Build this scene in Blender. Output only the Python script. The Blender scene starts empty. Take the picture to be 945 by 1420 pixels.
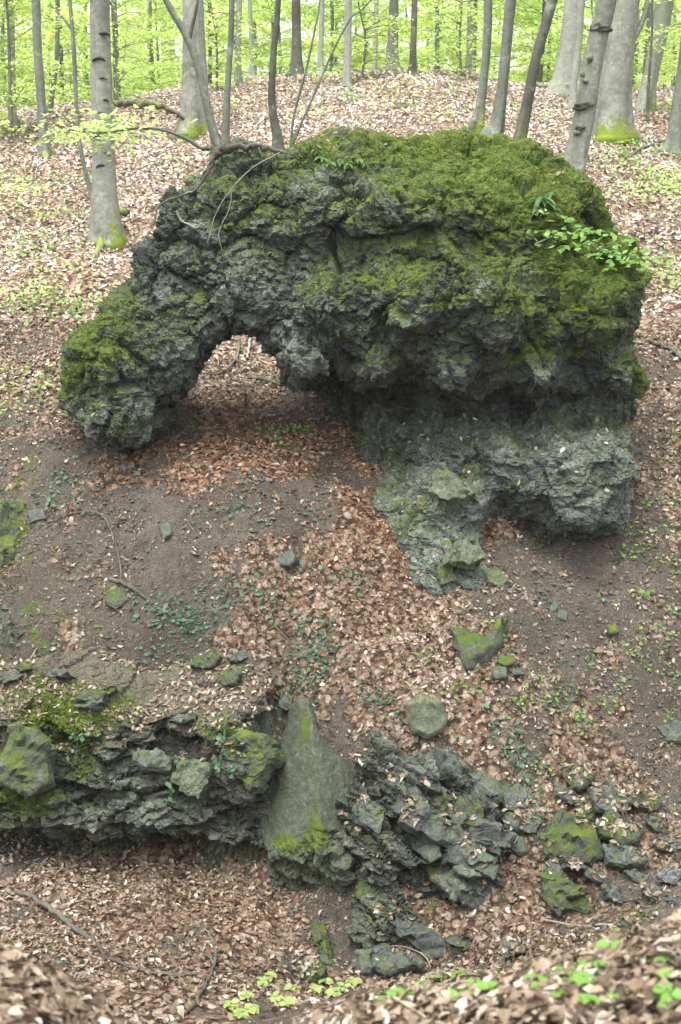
import bpy, bmesh, math, random
import numpy as np
from mathutils import Vector, Matrix

# ------------------------------------------------------------------ camera, sky, sun, exposure
SC = bpy.context.scene
COL = SC.collection
CZ = 7.0                      # eye height above the datum (the gully floor lies near z = 1.3)
F, CX, CY = 1850.0, 472.5, 710.0
PITCH = math.radians(12.0)
SP, CP = math.sin(PITCH), math.cos(PITCH)

cam_d = bpy.data.cameras.new('camera')
cam = bpy.data.objects.new('camera', cam_d)
COL.objects.link(cam)
cam.location = (0, 0, CZ)
cam.rotation_euler = (math.pi / 2 - PITCH, 0, 0)
cam_d.sensor_fit = 'VERTICAL'
cam_d.sensor_height = 22.3
cam_d.lens = 22.3 * F / 1420.0
cam_d.clip_start = 0.05
cam_d.clip_end = 600
cam_d.dof.use_dof = True
cam_d.dof.focus_distance = 13.6
cam_d.dof.aperture_fstop = 2.8
SC.camera = cam

SUN_EL, SUN_AZ = math.radians(72), math.radians(205)   # azimuth measured from +Y (ahead) towards +X
world = bpy.data.worlds.new('World')
SC.world = world
world.use_nodes = True
wn = world.node_tree
wn.nodes.clear()
sky = wn.nodes.new('ShaderNodeTexSky')
sky.sky_type = 'NISHITA'
sky.sun_disc = False
sky.sun_elevation = SUN_EL
sky.sun_rotation = SUN_AZ
sky.air_density = 1.0
sky.dust_density = 5.0
hs = wn.nodes.new('ShaderNodeHueSaturation')
hs.inputs['Saturation'].default_value = 0.2
bgn = wn.nodes.new('ShaderNodeBackground')
bgn.inputs['Strength'].default_value = 0.15
wo = wn.nodes.new('ShaderNodeOutputWorld')
wn.links.new(sky.outputs[0], hs.inputs['Color'])
wn.links.new(hs.outputs[0], bgn.inputs['Color'])
wn.links.new(bgn.outputs[0], wo.inputs['Surface'])

sun_d = bpy.data.lights.new('sun', 'SUN')
sun_d.energy = 1.5
sun_d.angle = math.radians(40)
sun_d.color = (1.0, 0.985, 0.96)
sun = bpy.data.objects.new('sun', sun_d)
COL.objects.link(sun)
sdir = Vector((math.sin(SUN_AZ) * math.cos(SUN_EL), math.cos(SUN_AZ) * math.cos(SUN_EL), math.sin(SUN_EL)))
sun.rotation_euler = (-sdir).to_track_quat('-Z', 'Y').to_euler()
sun.location = (0, 20, 40)

SC.view_settings.view_transform = 'Standard'
SC.view_settings.look = 'None'
SC.view_settings.gamma = 1.0
SC.view_settings.exposure = 1.9
SC.render.engine = 'CYCLES'
SC.cycles.max_bounces = 6
SC.cycles.diffuse_bounces = 4
SC.cycles.transmission_bounces = 4
SC.cycles.use_denoising = True

# ------------------------------------------------------------------ noise in numpy
def _hash(ix, iy, iz, seed):
    h = (ix.astype(np.uint32) * np.uint32(374761393) + iy.astype(np.uint32) * np.uint32(668265263)
         + iz.astype(np.uint32) * np.uint32(2147483647) + np.uint32((seed * 1274126177) & 0xffffffff))
    h = (h ^ (h >> np.uint32(13))) * np.uint32(1274126177)
    h = (h ^ (h >> np.uint32(16))) * np.uint32(2246822519)
    h = h ^ (h >> np.uint32(15))
    return (h & np.uint32(0xffffff)).astype(np.float32) / np.float32(0xffffff)

def vnoise(p, seed=0):
    """smooth value noise, -1..1, p is (N, 3)"""
    p = np.asarray(p, np.float32)
    i = np.floor(p).astype(np.int64)
    f = p - i
    f = f * f * f * (f * (f * 6 - 15) + 10)
    out = np.zeros(len(p), np.float32)
    for a in (0, 1):
        wx = f[:, 0] if a else 1 - f[:, 0]
        for b in (0, 1):
            wy = f[:, 1] if b else 1 - f[:, 1]
            for c in (0, 1):
                wz = f[:, 2] if c else 1 - f[:, 2]
                out += wx * wy * wz * _hash(i[:, 0] + a, i[:, 1] + b, i[:, 2] + c, seed)
    return out * 2 - 1

def fbm(p, octaves=4, seed=0, gain=0.5):
    p = np.asarray(p, np.float32)
    out = np.zeros(len(p), np.float32)
    amp, tot = 1.0, 0.0
    for o in range(octaves):
        out += amp * vnoise(p * (2.03 ** o) + 17.3 * o, seed + o)
        tot += amp
        amp *= gain
    return out / tot * 1.6

def worley(p, seed=0, vec=False):
    """F1, F2, the random number of the nearest cell and, if asked, the offset from its centre"""
    p = np.asarray(p, np.float32)
    i = np.floor(p).astype(np.int64)
    n = len(p)
    f1 = np.full(n, 9, np.float32); f2 = np.full(n, 9, np.float32); cid = np.zeros(n, np.float32)
    off = np.zeros((n, 3), np.float32)
    for a in (-1, 0, 1):
        for b in (-1, 0, 1):
            for c in (-1, 0, 1):
                jx, jy, jz = i[:, 0] + a, i[:, 1] + b, i[:, 2] + c
                dx = jx + _hash(jx, jy, jz, seed) - p[:, 0]
                dy = jy + _hash(jx, jy, jz, seed + 1) - p[:, 1]
                dz = jz + _hash(jx, jy, jz, seed + 2) - p[:, 2]
                d = dx * dx + dy * dy + dz * dz
                near = d < f1
                f2 = np.where(near, f1, np.minimum(f2, d))
                f1 = np.where(near, d, f1)
                cid = np.where(near, _hash(jx, jy, jz, seed + 3), cid)
                if vec: off[near] = np.stack([dx, dy, dz], 1)[near]
    return (np.sqrt(f1), np.sqrt(f2), cid, off) if vec else (np.sqrt(f1), np.sqrt(f2), cid)

def sstep(a, b, x):
    t = np.clip((x - a) / (b - a), 0, 1)
    return t * t * (3 - 2 * t)

# ------------------------------------------------------------------ picture <-> place
def zrel(v):
    vv = (v - CY) / F
    return -(SP + vv * CP) / (CP - vv * SP)          # height / distance

def pix(u, v, y):
    """world point on the ray of pixel (u, v) at distance y ahead"""
    vv = (v - CY) / F
    return Vector(((u - CX) / F / (CP - vv * SP) * y, y, CZ + zrel(v) * y))

def proj(x, y, z):
    z = z - CZ
    dep = np.maximum(y * CP - z * SP, 1e-3)
    return CX + F * x / dep, CY - F * (y * SP + z * CP) / dep

# ------------------------------------------------------------------ the lie of the land
# for a set of view columns: (distance, picture row) or (distance, None, height below the eye)
def near(c, f=0.0):      # the bank the photographer stands on, c = height of its brow at 3.5 m
    return [(-12, None, -0.3), (-6, None, -0.7), (0, None, -1.5), (1.2, None, -1.52), (2.4, None, (c - 1.5) / 2 - 0.02), (3.5, None, c), (4.5, None, c - 0.80),
            (7, None, -4.3 - f), (8.6, None, -5.2 - .65 * f)]
COLS = [
 (-500, near(-2.1) + [(9.5, None, -5.5), (11.98, None, -5.7), (12.1, 915), (12.2, 900), (12.9, 800), (14.3, 600), (15.7, 500), (18, 400), (21, 300), (25, 205), (30, 150), (40, None, 3.2), (60, None, 3.0), (160, None, 2.0)]),
 (0,    near(-2.08, .3) + [(9.6, None, -5.68), (11.98, None, -5.74), (12.1, 915), (12.35, 872), (12.9, 800), (14.3, 600), (15.7, 500), (18, 400), (21, 300), (25, 205), (30, 150), (40, None, 3.2), (60, None, 3.0), (160, None, 2.0)]),
 (150,  near(-2.30, .5) + [(9.7, None, -5.71), (11.98, None, -5.78), (12.1, 925), (12.35, 885), (12.75, 830), (13.4, 690), (13.9, 632), (14.6, 575), (16, 490), (18, 400), (21, 305), (25, 205), (30, 142), (40, None, 3.4), (60, None, 3.2), (160, None, 2.0)]),
 (300,  near(-2.62, .65) + [(9.7, None, -5.75), (11.98, None, -5.8), (12.1, 915), (12.35, 875), (12.8, 800), (13.5, 680), (14.2, 612), (15, 578), (16, 535), (17.5, 478), (19, 410), (21, 320), (25, 200), (30, 130), (34, 112), (45, None, 3.9), (160, None, 3.0)]),
 (420,  near(-2.34, .5) + [(9.2, None, -5.75), (9.8, None, -6.0), (11.2, None, -5.9), (11.65, 1010), (12.7, 815), (13.5, 680), (14.2, 615), (15, 585), (16, 545), (17.5, 485), (19, 405), (21, 290), (25, 170), (30, 115), (34, 105), (45, None, 4.1), (160, None, 3.2)]),
 (500,  near(-2.26, .25) + [(9.1, None, -5.8), (9.7, None, -6.12), (10.4, None, -6.1), (11.1, 1130), (11.7, 1000), (12.8, 800), (13.5, 685), (14.2, 630), (15, 590), (16, 540), (19, 390), (21, 270), (24, 175), (30, 110), (34, 102), (45, None, 4.1), (160, None, 3.2)]),
 (620,  near(-2.2) + [(9.1, None, -5.7), (9.7, None, -6.0), (10.25, 1335), (11.1, 1150), (11.7, 1000), (12.7, 820), (13.2, 760), (13.7, 710), (15, 600), (17, 480), (19, 350), (21, 245), (24, 170), (30, 108), (34, 100), (45, None, 4.1), (160, None, 3.2)]),
 (750,  near(-2.1) + [(9.4, None, -5.55), (10.2, 1290), (11.0, 1150), (11.7, 1000), (12.6, 835), (13.3, 765), (13.8, 725), (15, 620), (17, 480), (19, 350), (21, 260), (24, 190), (30, 128), (34, 118), (45, None, 3.8), (160, None, 3.0)]),
 (860,  near(-2.0) + [(9.3, None, -5.5), (10.2, 1275), (11.0, 1140), (11.7, 1000), (12.7, 835), (13.4, 755), (13.9, 705), (15, 610), (17, 465), (19, 350), (21, 275), (24, 205), (30, 140), (36, 122), (45, None, 3.7), (160, None, 3.0)]),
 (945,  near(-1.90) + [(9.2, None, -5.4), (10.1, 1265), (11.0, 1135), (11.8, 1000), (12.7, 855), (13.6, 735), (15, 600), (17, 455), (19.5, 330), (24, 225), (30, 148), (36, 130), (45, None, 3.5), (160, None, 3.0)]),
 (1450, near(-1.8) + [(9.2, None, -5.2), (10.1, 1240), (11.0, 1110), (11.8, 980), (12.7, 830), (13.6, 715), (15, 585), (17, 445), (19.5, 325), (24, 225), (30, 150), (36, 132), (45, None, 3.4), (160, None, 3.0)]),
]
DD = np.concatenate([np.arange(-12, 45, 0.05), np.arange(45, 160.1, 0.5)])
_zc, _tc = [], []
for u, pts in COLS:
    d = np.array([p[0] for p in pts], float)
    z = np.array([p[2] if len(p) == 3 else zrel(p[1]) * p[0] for p in pts], float)
    vv = np.array([0.36 if p[0] < 9 and len(p) == 3 else (p[1] - CY) / F if len(p) == 2 else (0.36 if p[0] < 12 else -0.33) for p in pts])
    t = (u - CX) / F / (CP - vv * SP)
    zi = np.interp(DD, d, z)
    k = np.exp(-0.5 * (np.arange(-12, 13) / 2.2) ** 2); k /= k.sum()
    zi[:1140] = np.convolve(np.pad(zi, 12, mode='edge'), k, mode='valid')[:1140]
    _zc.append(zi); _tc.append(np.interp(DD, d, t))
_zc, _tc = np.array(_zc), np.array(_tc)
TT = np.linspace(-0.62, 0.62, 249)
ZT = np.empty((len(DD), len(TT)))
for i in range(len(DD)):
    ZT[i] = np.interp(TT, _tc[:, i], _zc[:, i])
_k = np.exp(-0.5 * (np.arange(-10, 11) / 4.0) ** 2); _k /= _k.sum()
ZT = np.apply_along_axis(lambda r: np.convolve(np.pad(r, 10, mode='edge'), _k, mode='valid'), 1, ZT)

MOUNDS = [(-0.95, 12.95, .75, .30), (-1.9, 12.6, .5, .14), (0.1, 12.2, .6, .12), (-2.9, 12.8, .6, .15), (1.3, 11.9, .5, .10), (2.1, 13.0, .7, -.12), (3.0, 12.3, .6, .12)]
def ground(x, y, fine=True):
    x = np.atleast_1d(np.asarray(x, float)); y = np.atleast_1d(np.asarray(y, float))
    t = np.clip(x / np.maximum(y, 3.0), TT[0], TT[-1] - 1e-6)
    fi = np.interp(y, DD, np.arange(len(DD)))
    fi = np.clip(fi, 0, len(DD) - 1.001)
    ti = (t - TT[0]) / (TT[1] - TT[0])
    a = fi.astype(int); b = np.clip(ti.astype(int), 0, len(TT) - 2)
    fa, fb = fi - a, ti - b
    z = (ZT[a, b] * (1 - fa) * (1 - fb) + ZT[a + 1, b] * fa * (1 - fb) + ZT[a, b + 1] * (1 - fa) * fb + ZT[a + 1, b + 1] * fa * fb)
    if fine:
        p = np.stack([x, y, np.zeros_like(x)], 1)
        sl = np.clip((y - 9.5) / 1.0, 0, 1) * np.clip((15.5 - y) / 1.5, 0, 1)
        z = z + 0.10 * fbm(p * 0.7, 3, 5) + (0.035 + 0.045 * sl) * fbm(p * 2.3, 4, 9)
        for mx, my, mr, mh in MOUNDS:
            z = z + mh * np.exp(-((x - mx) ** 2 + (y - my) ** 2) / (mr * mr))
    return z + CZ

def gnormal(x, y):
    e = 0.15
    zx = (ground(x + e, y) - ground(x - e, y)) / (2 * e)
    zy = (ground(x, y + e) - ground(x, y - e)) / (2 * e)
    n = np.stack([-zx, -zy, np.ones_like(zx)], 1)
    return n / np.linalg.norm(n, axis=1, keepdims=True)

def hit(u, v, dmin=8.0, dmax=120.0):
    """where the ray of a pixel meets the ground"""
    ys = np.arange(dmin, dmax, 0.02)
    vv = (v - CY) / F
    xs = (u - CX) / F / (CP - vv * SP) * ys
    zs = CZ + zrel(v) * ys
    g = ground(xs, ys)
    below = np.nonzero(zs <= g)[0]
    k = below[0] if len(below) else len(ys) - 1
    return Vector((xs[k], ys[k], float(g[k])))

# ------------------------------------------------------------------ mesh helpers
def mesh_np(name, verts, faces, attrs=None, smooth=False, mats=()):
    """faces: (N, k) array, all of the same size; attrs: {name: per-vertex floats or (n, 3) colours}"""
    verts = np.asarray(verts, np.float32); faces = np.asarray(faces, np.int32)
    me = bpy.data.meshes.new(name)
    k = faces.shape[1]
    me.vertices.add(len(verts)); me.vertices.foreach_set('co', verts.ravel())
    me.loops.add(faces.size); me.loops.foreach_set('vertex_index', faces.ravel())
    me.polygons.add(len(faces))
    me.polygons.foreach_set('loop_start', np.arange(0, faces.size, k, dtype=np.int32))
    me.update(calc_edges=True)
    me.polygons.foreach_set('use_smooth', np.full(len(faces), smooth))
    for nm, val in (attrs or {}).items():
        val = np.asarray(val, np.float32)
        if val.ndim == 1:
            at = me.attributes.new(nm, 'FLOAT', 'POINT'); at.data.foreach_set('value', val)
        else:
            at = me.attributes.new(nm, 'FLOAT_VECTOR', 'POINT'); at.data.foreach_set('vector', val.ravel())
    for m in mats:
        me.materials.append(m)
    return me

def add(name, me, parent=None, loc=None):
    o = bpy.data.objects.new(name, me)
    COL.objects.link(o)
    if parent is not None:
        o.parent = parent
    if loc is not None:
        o.location = loc
    return o

def tag(o, label=None, cat=None, group=None, kind=None):
    if label: o['label'] = label
    if cat: o['category'] = cat
    if group: o['group'] = group
    if kind: o['kind'] = kind
    return o

def empty(name, loc, label, cat, group=None):
    o = bpy.data.objects.new(name, None)
    COL.objects.link(o)
    o.location = loc
    o.empty_display_size = 0.2
    return tag(o, label, cat, group)

def vnormals(V, Q):
    n = np.cross(V[Q[:, 2]] - V[Q[:, 0]], V[Q[:, -1]] - V[Q[:, 1]])
    out = np.zeros_like(V)
    for c in range(Q.shape[1]):
        np.add.at(out, Q[:, c], n)
    return out / np.maximum(np.linalg.norm(out, axis=1, keepdims=True), 1e-9)

def surface_nets(f, origin, h):
    s = f < 0
    c = [s[a:s.shape[0] - 1 + a, b:s.shape[1] - 1 + b, d:s.shape[2] - 1 + d] for a in (0, 1) for b in (0, 1) for d in (0, 1)]
    anyc, allc = c[0].copy(), c[0].copy()
    for k in c[1:]:
        anyc |= k; allc &= k
    m = anyc & ~allc
    ijk = np.argwhere(m)
    idx = np.full(m.shape, -1, np.int32); idx[m] = np.arange(len(ijk))
    acc = np.zeros((len(ijk), 3), np.float32); cnt = np.zeros(len(ijk), np.float32)
    cor = [(a, b, d) for a in (0, 1) for b in (0, 1) for d in (0, 1)]
    for p in cor:
        for ax in range(3):
            if p[ax]: continue
            q = list(p); q[ax] = 1
            fa = f[ijk[:, 0] + p[0], ijk[:, 1] + p[1], ijk[:, 2] + p[2]]
            fb = f[ijk[:, 0] + q[0], ijk[:, 1] + q[1], ijk[:, 2] + q[2]]
            cr = (fa < 0) != (fb < 0)
            t = np.where(cr, fa / np.where(cr, fa - fb, 1), 0)
            pt = np.repeat(np.array(p, np.float32)[None], len(ijk), 0); pt[:, ax] = t
            acc += pt * cr[:, None]; cnt += cr
    V = (ijk + acc / cnt[:, None]) * h + np.asarray(origin, np.float32)
    quads = []
    for ax in range(3):
        sl0 = [slice(None)] * 3; sl1 = [slice(None)] * 3
        sl0[ax] = slice(None, -1); sl1[ax] = slice(1, None)
        e = np.argwhere(s[tuple(sl0)] != s[tuple(sl1)])
        o1, o2 = [(1, 2), (2, 0), (0, 1)][ax]
        e = e[(e[:, o1] > 0) & (e[:, o2] > 0) & (e[:, o1] < m.shape[o1]) & (e[:, o2] < m.shape[o2])]
        ins = s[e[:, 0], e[:, 1], e[:, 2]]
        def cell(d1, d2):
            k = e.copy(); k[:, o1] += d1; k[:, o2] += d2
            return idx[k[:, 0], k[:, 1], k[:, 2]]
        q = np.stack([cell(-1, -1), cell(0, -1), cell(0, 0), cell(-1, 0)], 1)
        q[~ins] = q[~ins][:, ::-1]
        quads.append(q)
    return V, np.concatenate(quads)

def poly_sdf(px, pz, poly):
    """signed distance (negative inside) of points to a closed polygon"""
    d = np.full(px.shape, 1e9); inside = np.zeros(px.shape, bool)
    n = len(poly)
    for i in range(n):
        ax, az = poly[i]; bx, bz = poly[(i + 1) % n]
        ex, ez = bx - ax, bz - az
        wx, wz = px - ax, pz - az
        t = np.clip((wx * ex + wz * ez) / (ex * ex + ez * ez), 0, 1)
        d = np.minimum(d, (wx - ex * t) ** 2 + (wz - ez * t) ** 2)
        c = (az > pz) != (bz > pz)
        xi = ax + (pz - az) / np.where(bz == az, 1e-9, bz - az) * ex
        inside ^= c & (px < xi)
    return np.where(inside, -1, 1) * np.sqrt(d)

def smax(a, b, k):
    h = np.clip(0.5 + 0.5 * (a - b) / k, 0, 1)
    return b + (a - b) * h + k * h * (1 - h)

def tube(path, radii, sides=8, seed=0, rough=0.0, cap=True, flare=None):
    """verts and quads of a tapered tube along a path"""
    path = [Vector(p) for p in path]
    rng = random.Random(seed)
    V, Q = [], []
    ref = Vector((0.3, 1, 0.1)).normalized()
    for i, p in enumerate(path):
        d = (path[min(i + 1, len(path) - 1)] - path[max(i - 1, 0)]).normalized()
        a = d.cross(ref)
        if a.length < 1e-3: a = d.cross(Vector((1, 0, 0)))
        a.normalize(); b = d.cross(a)
        for k in range(sides):
            an = 2 * math.pi * k / sides
            r = radii[i] * (1 + rough * rng.uniform(-1, 1))
            if flare: r *= flare(i, an)
            V.append(p + a * (math.cos(an) * r) + b * (math.sin(an) * r))
    for i in range(len(path) - 1):
        for k in range(sides):
            k2 = (k + 1) % sides
            Q.append((i * sides + k, i * sides + k2, (i + 1) * sides + k2, (i + 1) * sides + k))
    return np.array([tuple(v) for v in V], np.float32), np.array(Q, np.int32)

def smooth_path(pts, n):
    """Catmull-Rom through pts, n samples per span"""
    P = [Vector(p) for p in pts]
    P = [P[0] * 2 - P[1]] + P + [P[-1] * 2 - P[-2]]
    out = []
    for i in range(1, len(P) - 2):
        for k in range(n):
            t = k / n
            a, b, c, d = P[i - 1], P[i], P[i + 1], P[i + 2]
            out.append(0.5 * ((2 * b) + (c - a) * t + (2 * a - 5 * b + 4 * c - d) * t * t + (3 * b - a - 3 * c + d) * t ** 3))
    out.append(P[-2])
    return out

def join(parts):
    """parts: list of (V, Q) with equal face size"""
    V, Q, o = [], [], 0
    for v, q in parts:
        V.append(v); Q.append(q + o); o += len(v)
    return np.concatenate(V), np.concatenate(Q)

def leaves(C, N, D, L, W, fold=0.25, curl=0.2, kind='oval', seed=0):
    """C centres (n,3), N normals, D directions, L lengths, W widths; returns verts, tris (as quads folded at the midrib)"""
    n = len(C)
    rng = np.random.default_rng(seed)
    N = N / np.maximum(np.linalg.norm(N, axis=1, keepdims=True), 1e-6)
    D = D - N * (D * N).sum(1, keepdims=True)
    D = D / np.maximum(np.linalg.norm(D, axis=1, keepdims=True), 1e-6)
    S = np.cross(N, D)
    if kind == 'diamond':
        tpl = np.array([(-.5, 0, 0), (0.02, .5, fold), (.5, 0, -curl), (0.02, -.5, fold)])
        fc = np.array([(0, 1, 2, 3)])
    else:
        tpl = np.array([(-.5, 0, 0), (-.2, .42, fold), (.2, .38, fold * .8), (.5, 0, -curl), (.2, -.38, fold * .8), (-.2, -.42, fold)])
        fc = np.array([(0, 3, 2, 1), (0, 5, 4, 3)])
    k = len(tpl)
    jit = 1 + rng.uniform(-.25, .25, (n, k)) if kind != 'diamond' else np.ones((n, k))
    cf = rng.uniform(-1, 1.3, (n, 1))
    A = tpl[None, :, 0] * L[:, None]
    B = tpl[None, :, 1] * W[:, None] * jit
    Z = tpl[None, :, 2] * W[:, None] * cf * jit
    V = C[:, None] + D[:, None] * A[..., None] + S[:, None] * B[..., None] + N[:, None] * Z[..., None]
    Fq = fc[None] + (np.arange(n) * k)[:, None, None]
    return V.reshape(-1, 3).astype(np.float32), Fq.reshape(-1, 4).astype(np.int32), k

# ------------------------------------------------------------------ materials
class NT:
    def __init__(s, name):
        s.m = bpy.data.materials.new(name); s.m.use_nodes = True
        s.t = s.m.node_tree; s.t.nodes.clear()
        s.out = s.t.nodes.new('ShaderNodeOutputMaterial')
    def n(s, typ, **kw):
        nd = s.t.nodes.new(typ)
        for k, v in kw.items(): setattr(nd, k, v)
        return nd
    def set(s, sock, v):
        if isinstance(v, bpy.types.NodeSocket): s.t.links.new(v, sock)
        elif isinstance(v, (tuple, list)) and len(v) == 3 and sock.type == 'RGBA': sock.default_value = (*v, 1)
        else: sock.default_value = v
    def attr(s, name, vec=False):
        a = s.n('ShaderNodeAttribute', attribute_name=name)
        return a.outputs['Vector' if vec else 'Fac']
    def pos(s, scale=(1, 1, 1), obj=False):
        mp = s.n('ShaderNodeMapping')
        mp.inputs['Scale'].default_value = scale
        if obj: src = s.n('ShaderNodeTexCoord').outputs['Object']
        else: src = s.n('ShaderNodeNewGeometry').outputs['Position']
        s.set(mp.inputs[0], src)
        return mp.outputs[0]
    def noise(s, vec, scale, detail=5, rough=0.6, dist=0.0):
        nd = s.n('ShaderNodeTexNoise')
        s.set(nd.inputs['Vector'], vec)
        nd.inputs['Scale'].default_value = scale; nd.inputs['Detail'].default_value = detail
        nd.inputs['Roughness'].default_value = rough; nd.inputs['Distortion'].default_value = dist
        return nd.outputs['Fac']
    def voro(s, vec, scale, out='Distance', feature='F1', rnd=1.0):
        nd = s.n('ShaderNodeTexVoronoi', feature=feature)
        s.set(nd.inputs['Vector'], vec)
        nd.inputs['Scale'].default_value = scale
        nd.inputs['Randomness'].default_value = rnd
        return nd.outputs[out]
    def math(s, op, a, b=0.5, clamp=False):
        nd = s.n('ShaderNodeMath', operation=op, use_clamp=clamp)
        s.set(nd.inputs[0], a); s.set(nd.inputs[1], b)
        return nd.outputs[0]
    def mix(s, f, a, b, blend='MIX'):
        nd = s.n('ShaderNodeMix', data_type='RGBA', blend_type=blend)
        s.set(nd.inputs[0], f); s.set(nd.inputs[6], a); s.set(nd.inputs[7], b)
        return nd.outputs[2]
    def ramp(s, f, stops, interp='LINEAR'):
        nd = s.n('ShaderNodeValToRGB')
        nd.color_ramp.interpolation = interp
        el = nd.color_ramp.elements
        while len(el) < len(stops): el.new(0.5)
        for e, (p, c) in zip(el, stops):
            e.position = p; e.color = (*c, 1) if len(c) == 3 else c
        s.set(nd.inputs[0], f)
        return nd.outputs[0]
    def step(s, f, lo, hi):
        nd = s.n('ShaderNodeMapRange', interpolation_type='SMOOTHSTEP')
        s.set(nd.inputs[0], f); nd.inputs[1].default_value = lo; nd.inputs[2].default_value = hi
        return nd.outputs[0]
    def bump(s, h, strength=0.5, dist=0.02, normal=None):
        nd = s.n('ShaderNodeBump')
        nd.inputs['Strength'].default_value = strength; nd.inputs['Distance'].default_value = dist
        s.set(nd.inputs['Height'], h)
        if normal is not None: s.set(nd.inputs['Normal'], normal)
        return nd.outputs[0]
    def bsdf(s, color, rough=0.8, normal=None, spec=0.3, trans=None, tcol=None):
        b = s.n('ShaderNodeBsdfPrincipled')
        s.set(b.inputs['Base Color'], color); s.set(b.inputs['Roughness'], rough)
        b.inputs['Specular IOR Level'].default_value = spec
        if normal is not None: s.set(b.inputs['Normal'], normal)
        sh = b.outputs[0]
        if trans:
            t = s.n('ShaderNodeBsdfTranslucent'); s.set(t.inputs[0], tcol if tcol is not None else color)
            mx = s.n('ShaderNodeMixShader'); mx.inputs[0].default_value = trans
            s.t.links.new(sh, mx.inputs[1]); s.t.links.new(t.outputs[0], mx.inputs[2]); sh = mx.outputs[0]
        s.t.links.new(sh, s.out.inputs[0])
        return s.m

MOSS_STOPS = [(0.2, (0.028, 0.046, 0.008)), (0.5, (0.088, 0.128, 0.020)), (0.8, (0.17, 0.215, 0.036))]

def rock_material(name, dark, mid, light, use_attr=True, lichen=(0.20, 0.23, 0.19), scale=1.0, strata=False, obj=False, mossy=None, rough=0.75, spec=0.35, bumpk=1.0):
    t = NT(name)
    p = t.pos((1, 1, 1), obj)
    n1 = t.noise(p, 2.2 * scale, 6, 0.65)
    n2 = t.noise(p, 14 * scale, 6, 0.7)
    n3 = t.noise(p, 70 * scale, 4, 0.7)
    c = t.ramp(t.math('ADD', t.math('MULTIPLY', n1, 0.5), t.math('MULTIPLY', n2, 0.5)), [(0.30, dark), (0.50, mid), (0.70, light)])
    if use_attr:
        tone = t.attr('tone')
        c = t.mix(1.0, c, t.ramp(tone, [(0.1, (0.42, 0.42, 0.42)), (0.5, (1.0, 1.0, 1.0)), (0.9, (2.1, 2.1, 2.12))]), 'MULTIPLY')
    c = t.mix(t.step(n2, 0.56, 0.70), c, t.mix(0.55, c, lichen))
    sp = t.voro(p, 26 * scale, 'Color')
    c = t.mix(0.35, c, t.mix(1.0, c, t.ramp(sp, [(0.1, (0.55, 0.55, 0.55)), (0.8, (1.55, 1.55, 1.55))]), 'MULTIPLY'))
    c = t.mix(t.step(n3, 0.52, 0.36), c, t.mix(0.6, c, (0.012, 0.012, 0.011)))
    if use_attr:
        c = t.mix(t.step(t.math('ADD', t.attr('dirt'), t.math('MULTIPLY', t.math('SUBTRACT', n2, 0.5), 1.2)), 0.45, 0.6), c, t.mix(n3, (0.06, 0.048, 0.038), (0.16, 0.135, 0.108)))
    # moss and algae
    mo_n = t.math('ADD', t.math('MULTIPLY', t.noise(p, 5 * scale, 6, 0.75), 0.5), t.math('MULTIPLY', t.noise(p, 18 * scale, 5, 0.75), 0.5))
    if mossy is None: base = t.attr('moss')
    else:
        g = t.n('ShaderNodeNewGeometry'); sx = t.n('ShaderNodeSeparateXYZ'); t.t.links.new(g.outputs['Normal'], sx.inputs[0])
        base = t.math('ADD', t.math('MULTIPLY', sx.outputs[2], 0.35), mossy)
    mk = t.step(t.math('ADD', base, t.math('MULTIPLY', t.math('SUBTRACT', mo_n, 0.5), 2.4)), 0.46, 0.66)
    mcol = t.ramp(t.math('ADD', t.math('MULTIPLY', t.noise(p, 5, 4), 0.55), t.math('MULTIPLY', t.noise(p, 90, 3), 0.45)), MOSS_STOPS)
    alg = t.step(t.math('ADD', base, t.math('MULTIPLY', t.math('SUBTRACT', n1, 0.5), 1.6)), 0.1, 0.6)
    c = t.mix(t.math('MULTIPLY', alg, 0.5), c, t.mix(0.65, c, (0.075, 0.10, 0.035)))
    c = t.mix(mk, c, mcol)
    frag = t.voro(p, 13 * scale, 'Distance', 'F1'); fedge = t.voro(p, 13 * scale, 'Distance', 'DISTANCE_TO_EDGE')
    hgt = t.math('ADD', t.math('MULTIPLY', n2, 1.0), t.math('MULTIPLY', n3, 0.35))
    hgt = t.math('ADD', hgt, t.math('MULTIPLY', t.step(fedge, 0.0, 0.12), 0.5 if use_attr else 0.0))
    if strata:
        ps = t.pos((3, 3, 34), obj)
        hgt = t.math('ADD', hgt, t.math('MULTIPLY', t.noise(ps, 1.0, 5, 0.7), 0.9))
    nm = t.bump(hgt, 0.8, 0.035 * bumpk)
    nm = t.bump(t.math('MULTIPLY', t.noise(p, 130, 3, 0.7), mk), 0.7, 0.02, nm)
    rg = t.math('ADD', rough, t.math('MULTIPLY', mk, 0.2))
    return t.bsdf(c, rg, nm, spec)

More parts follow.
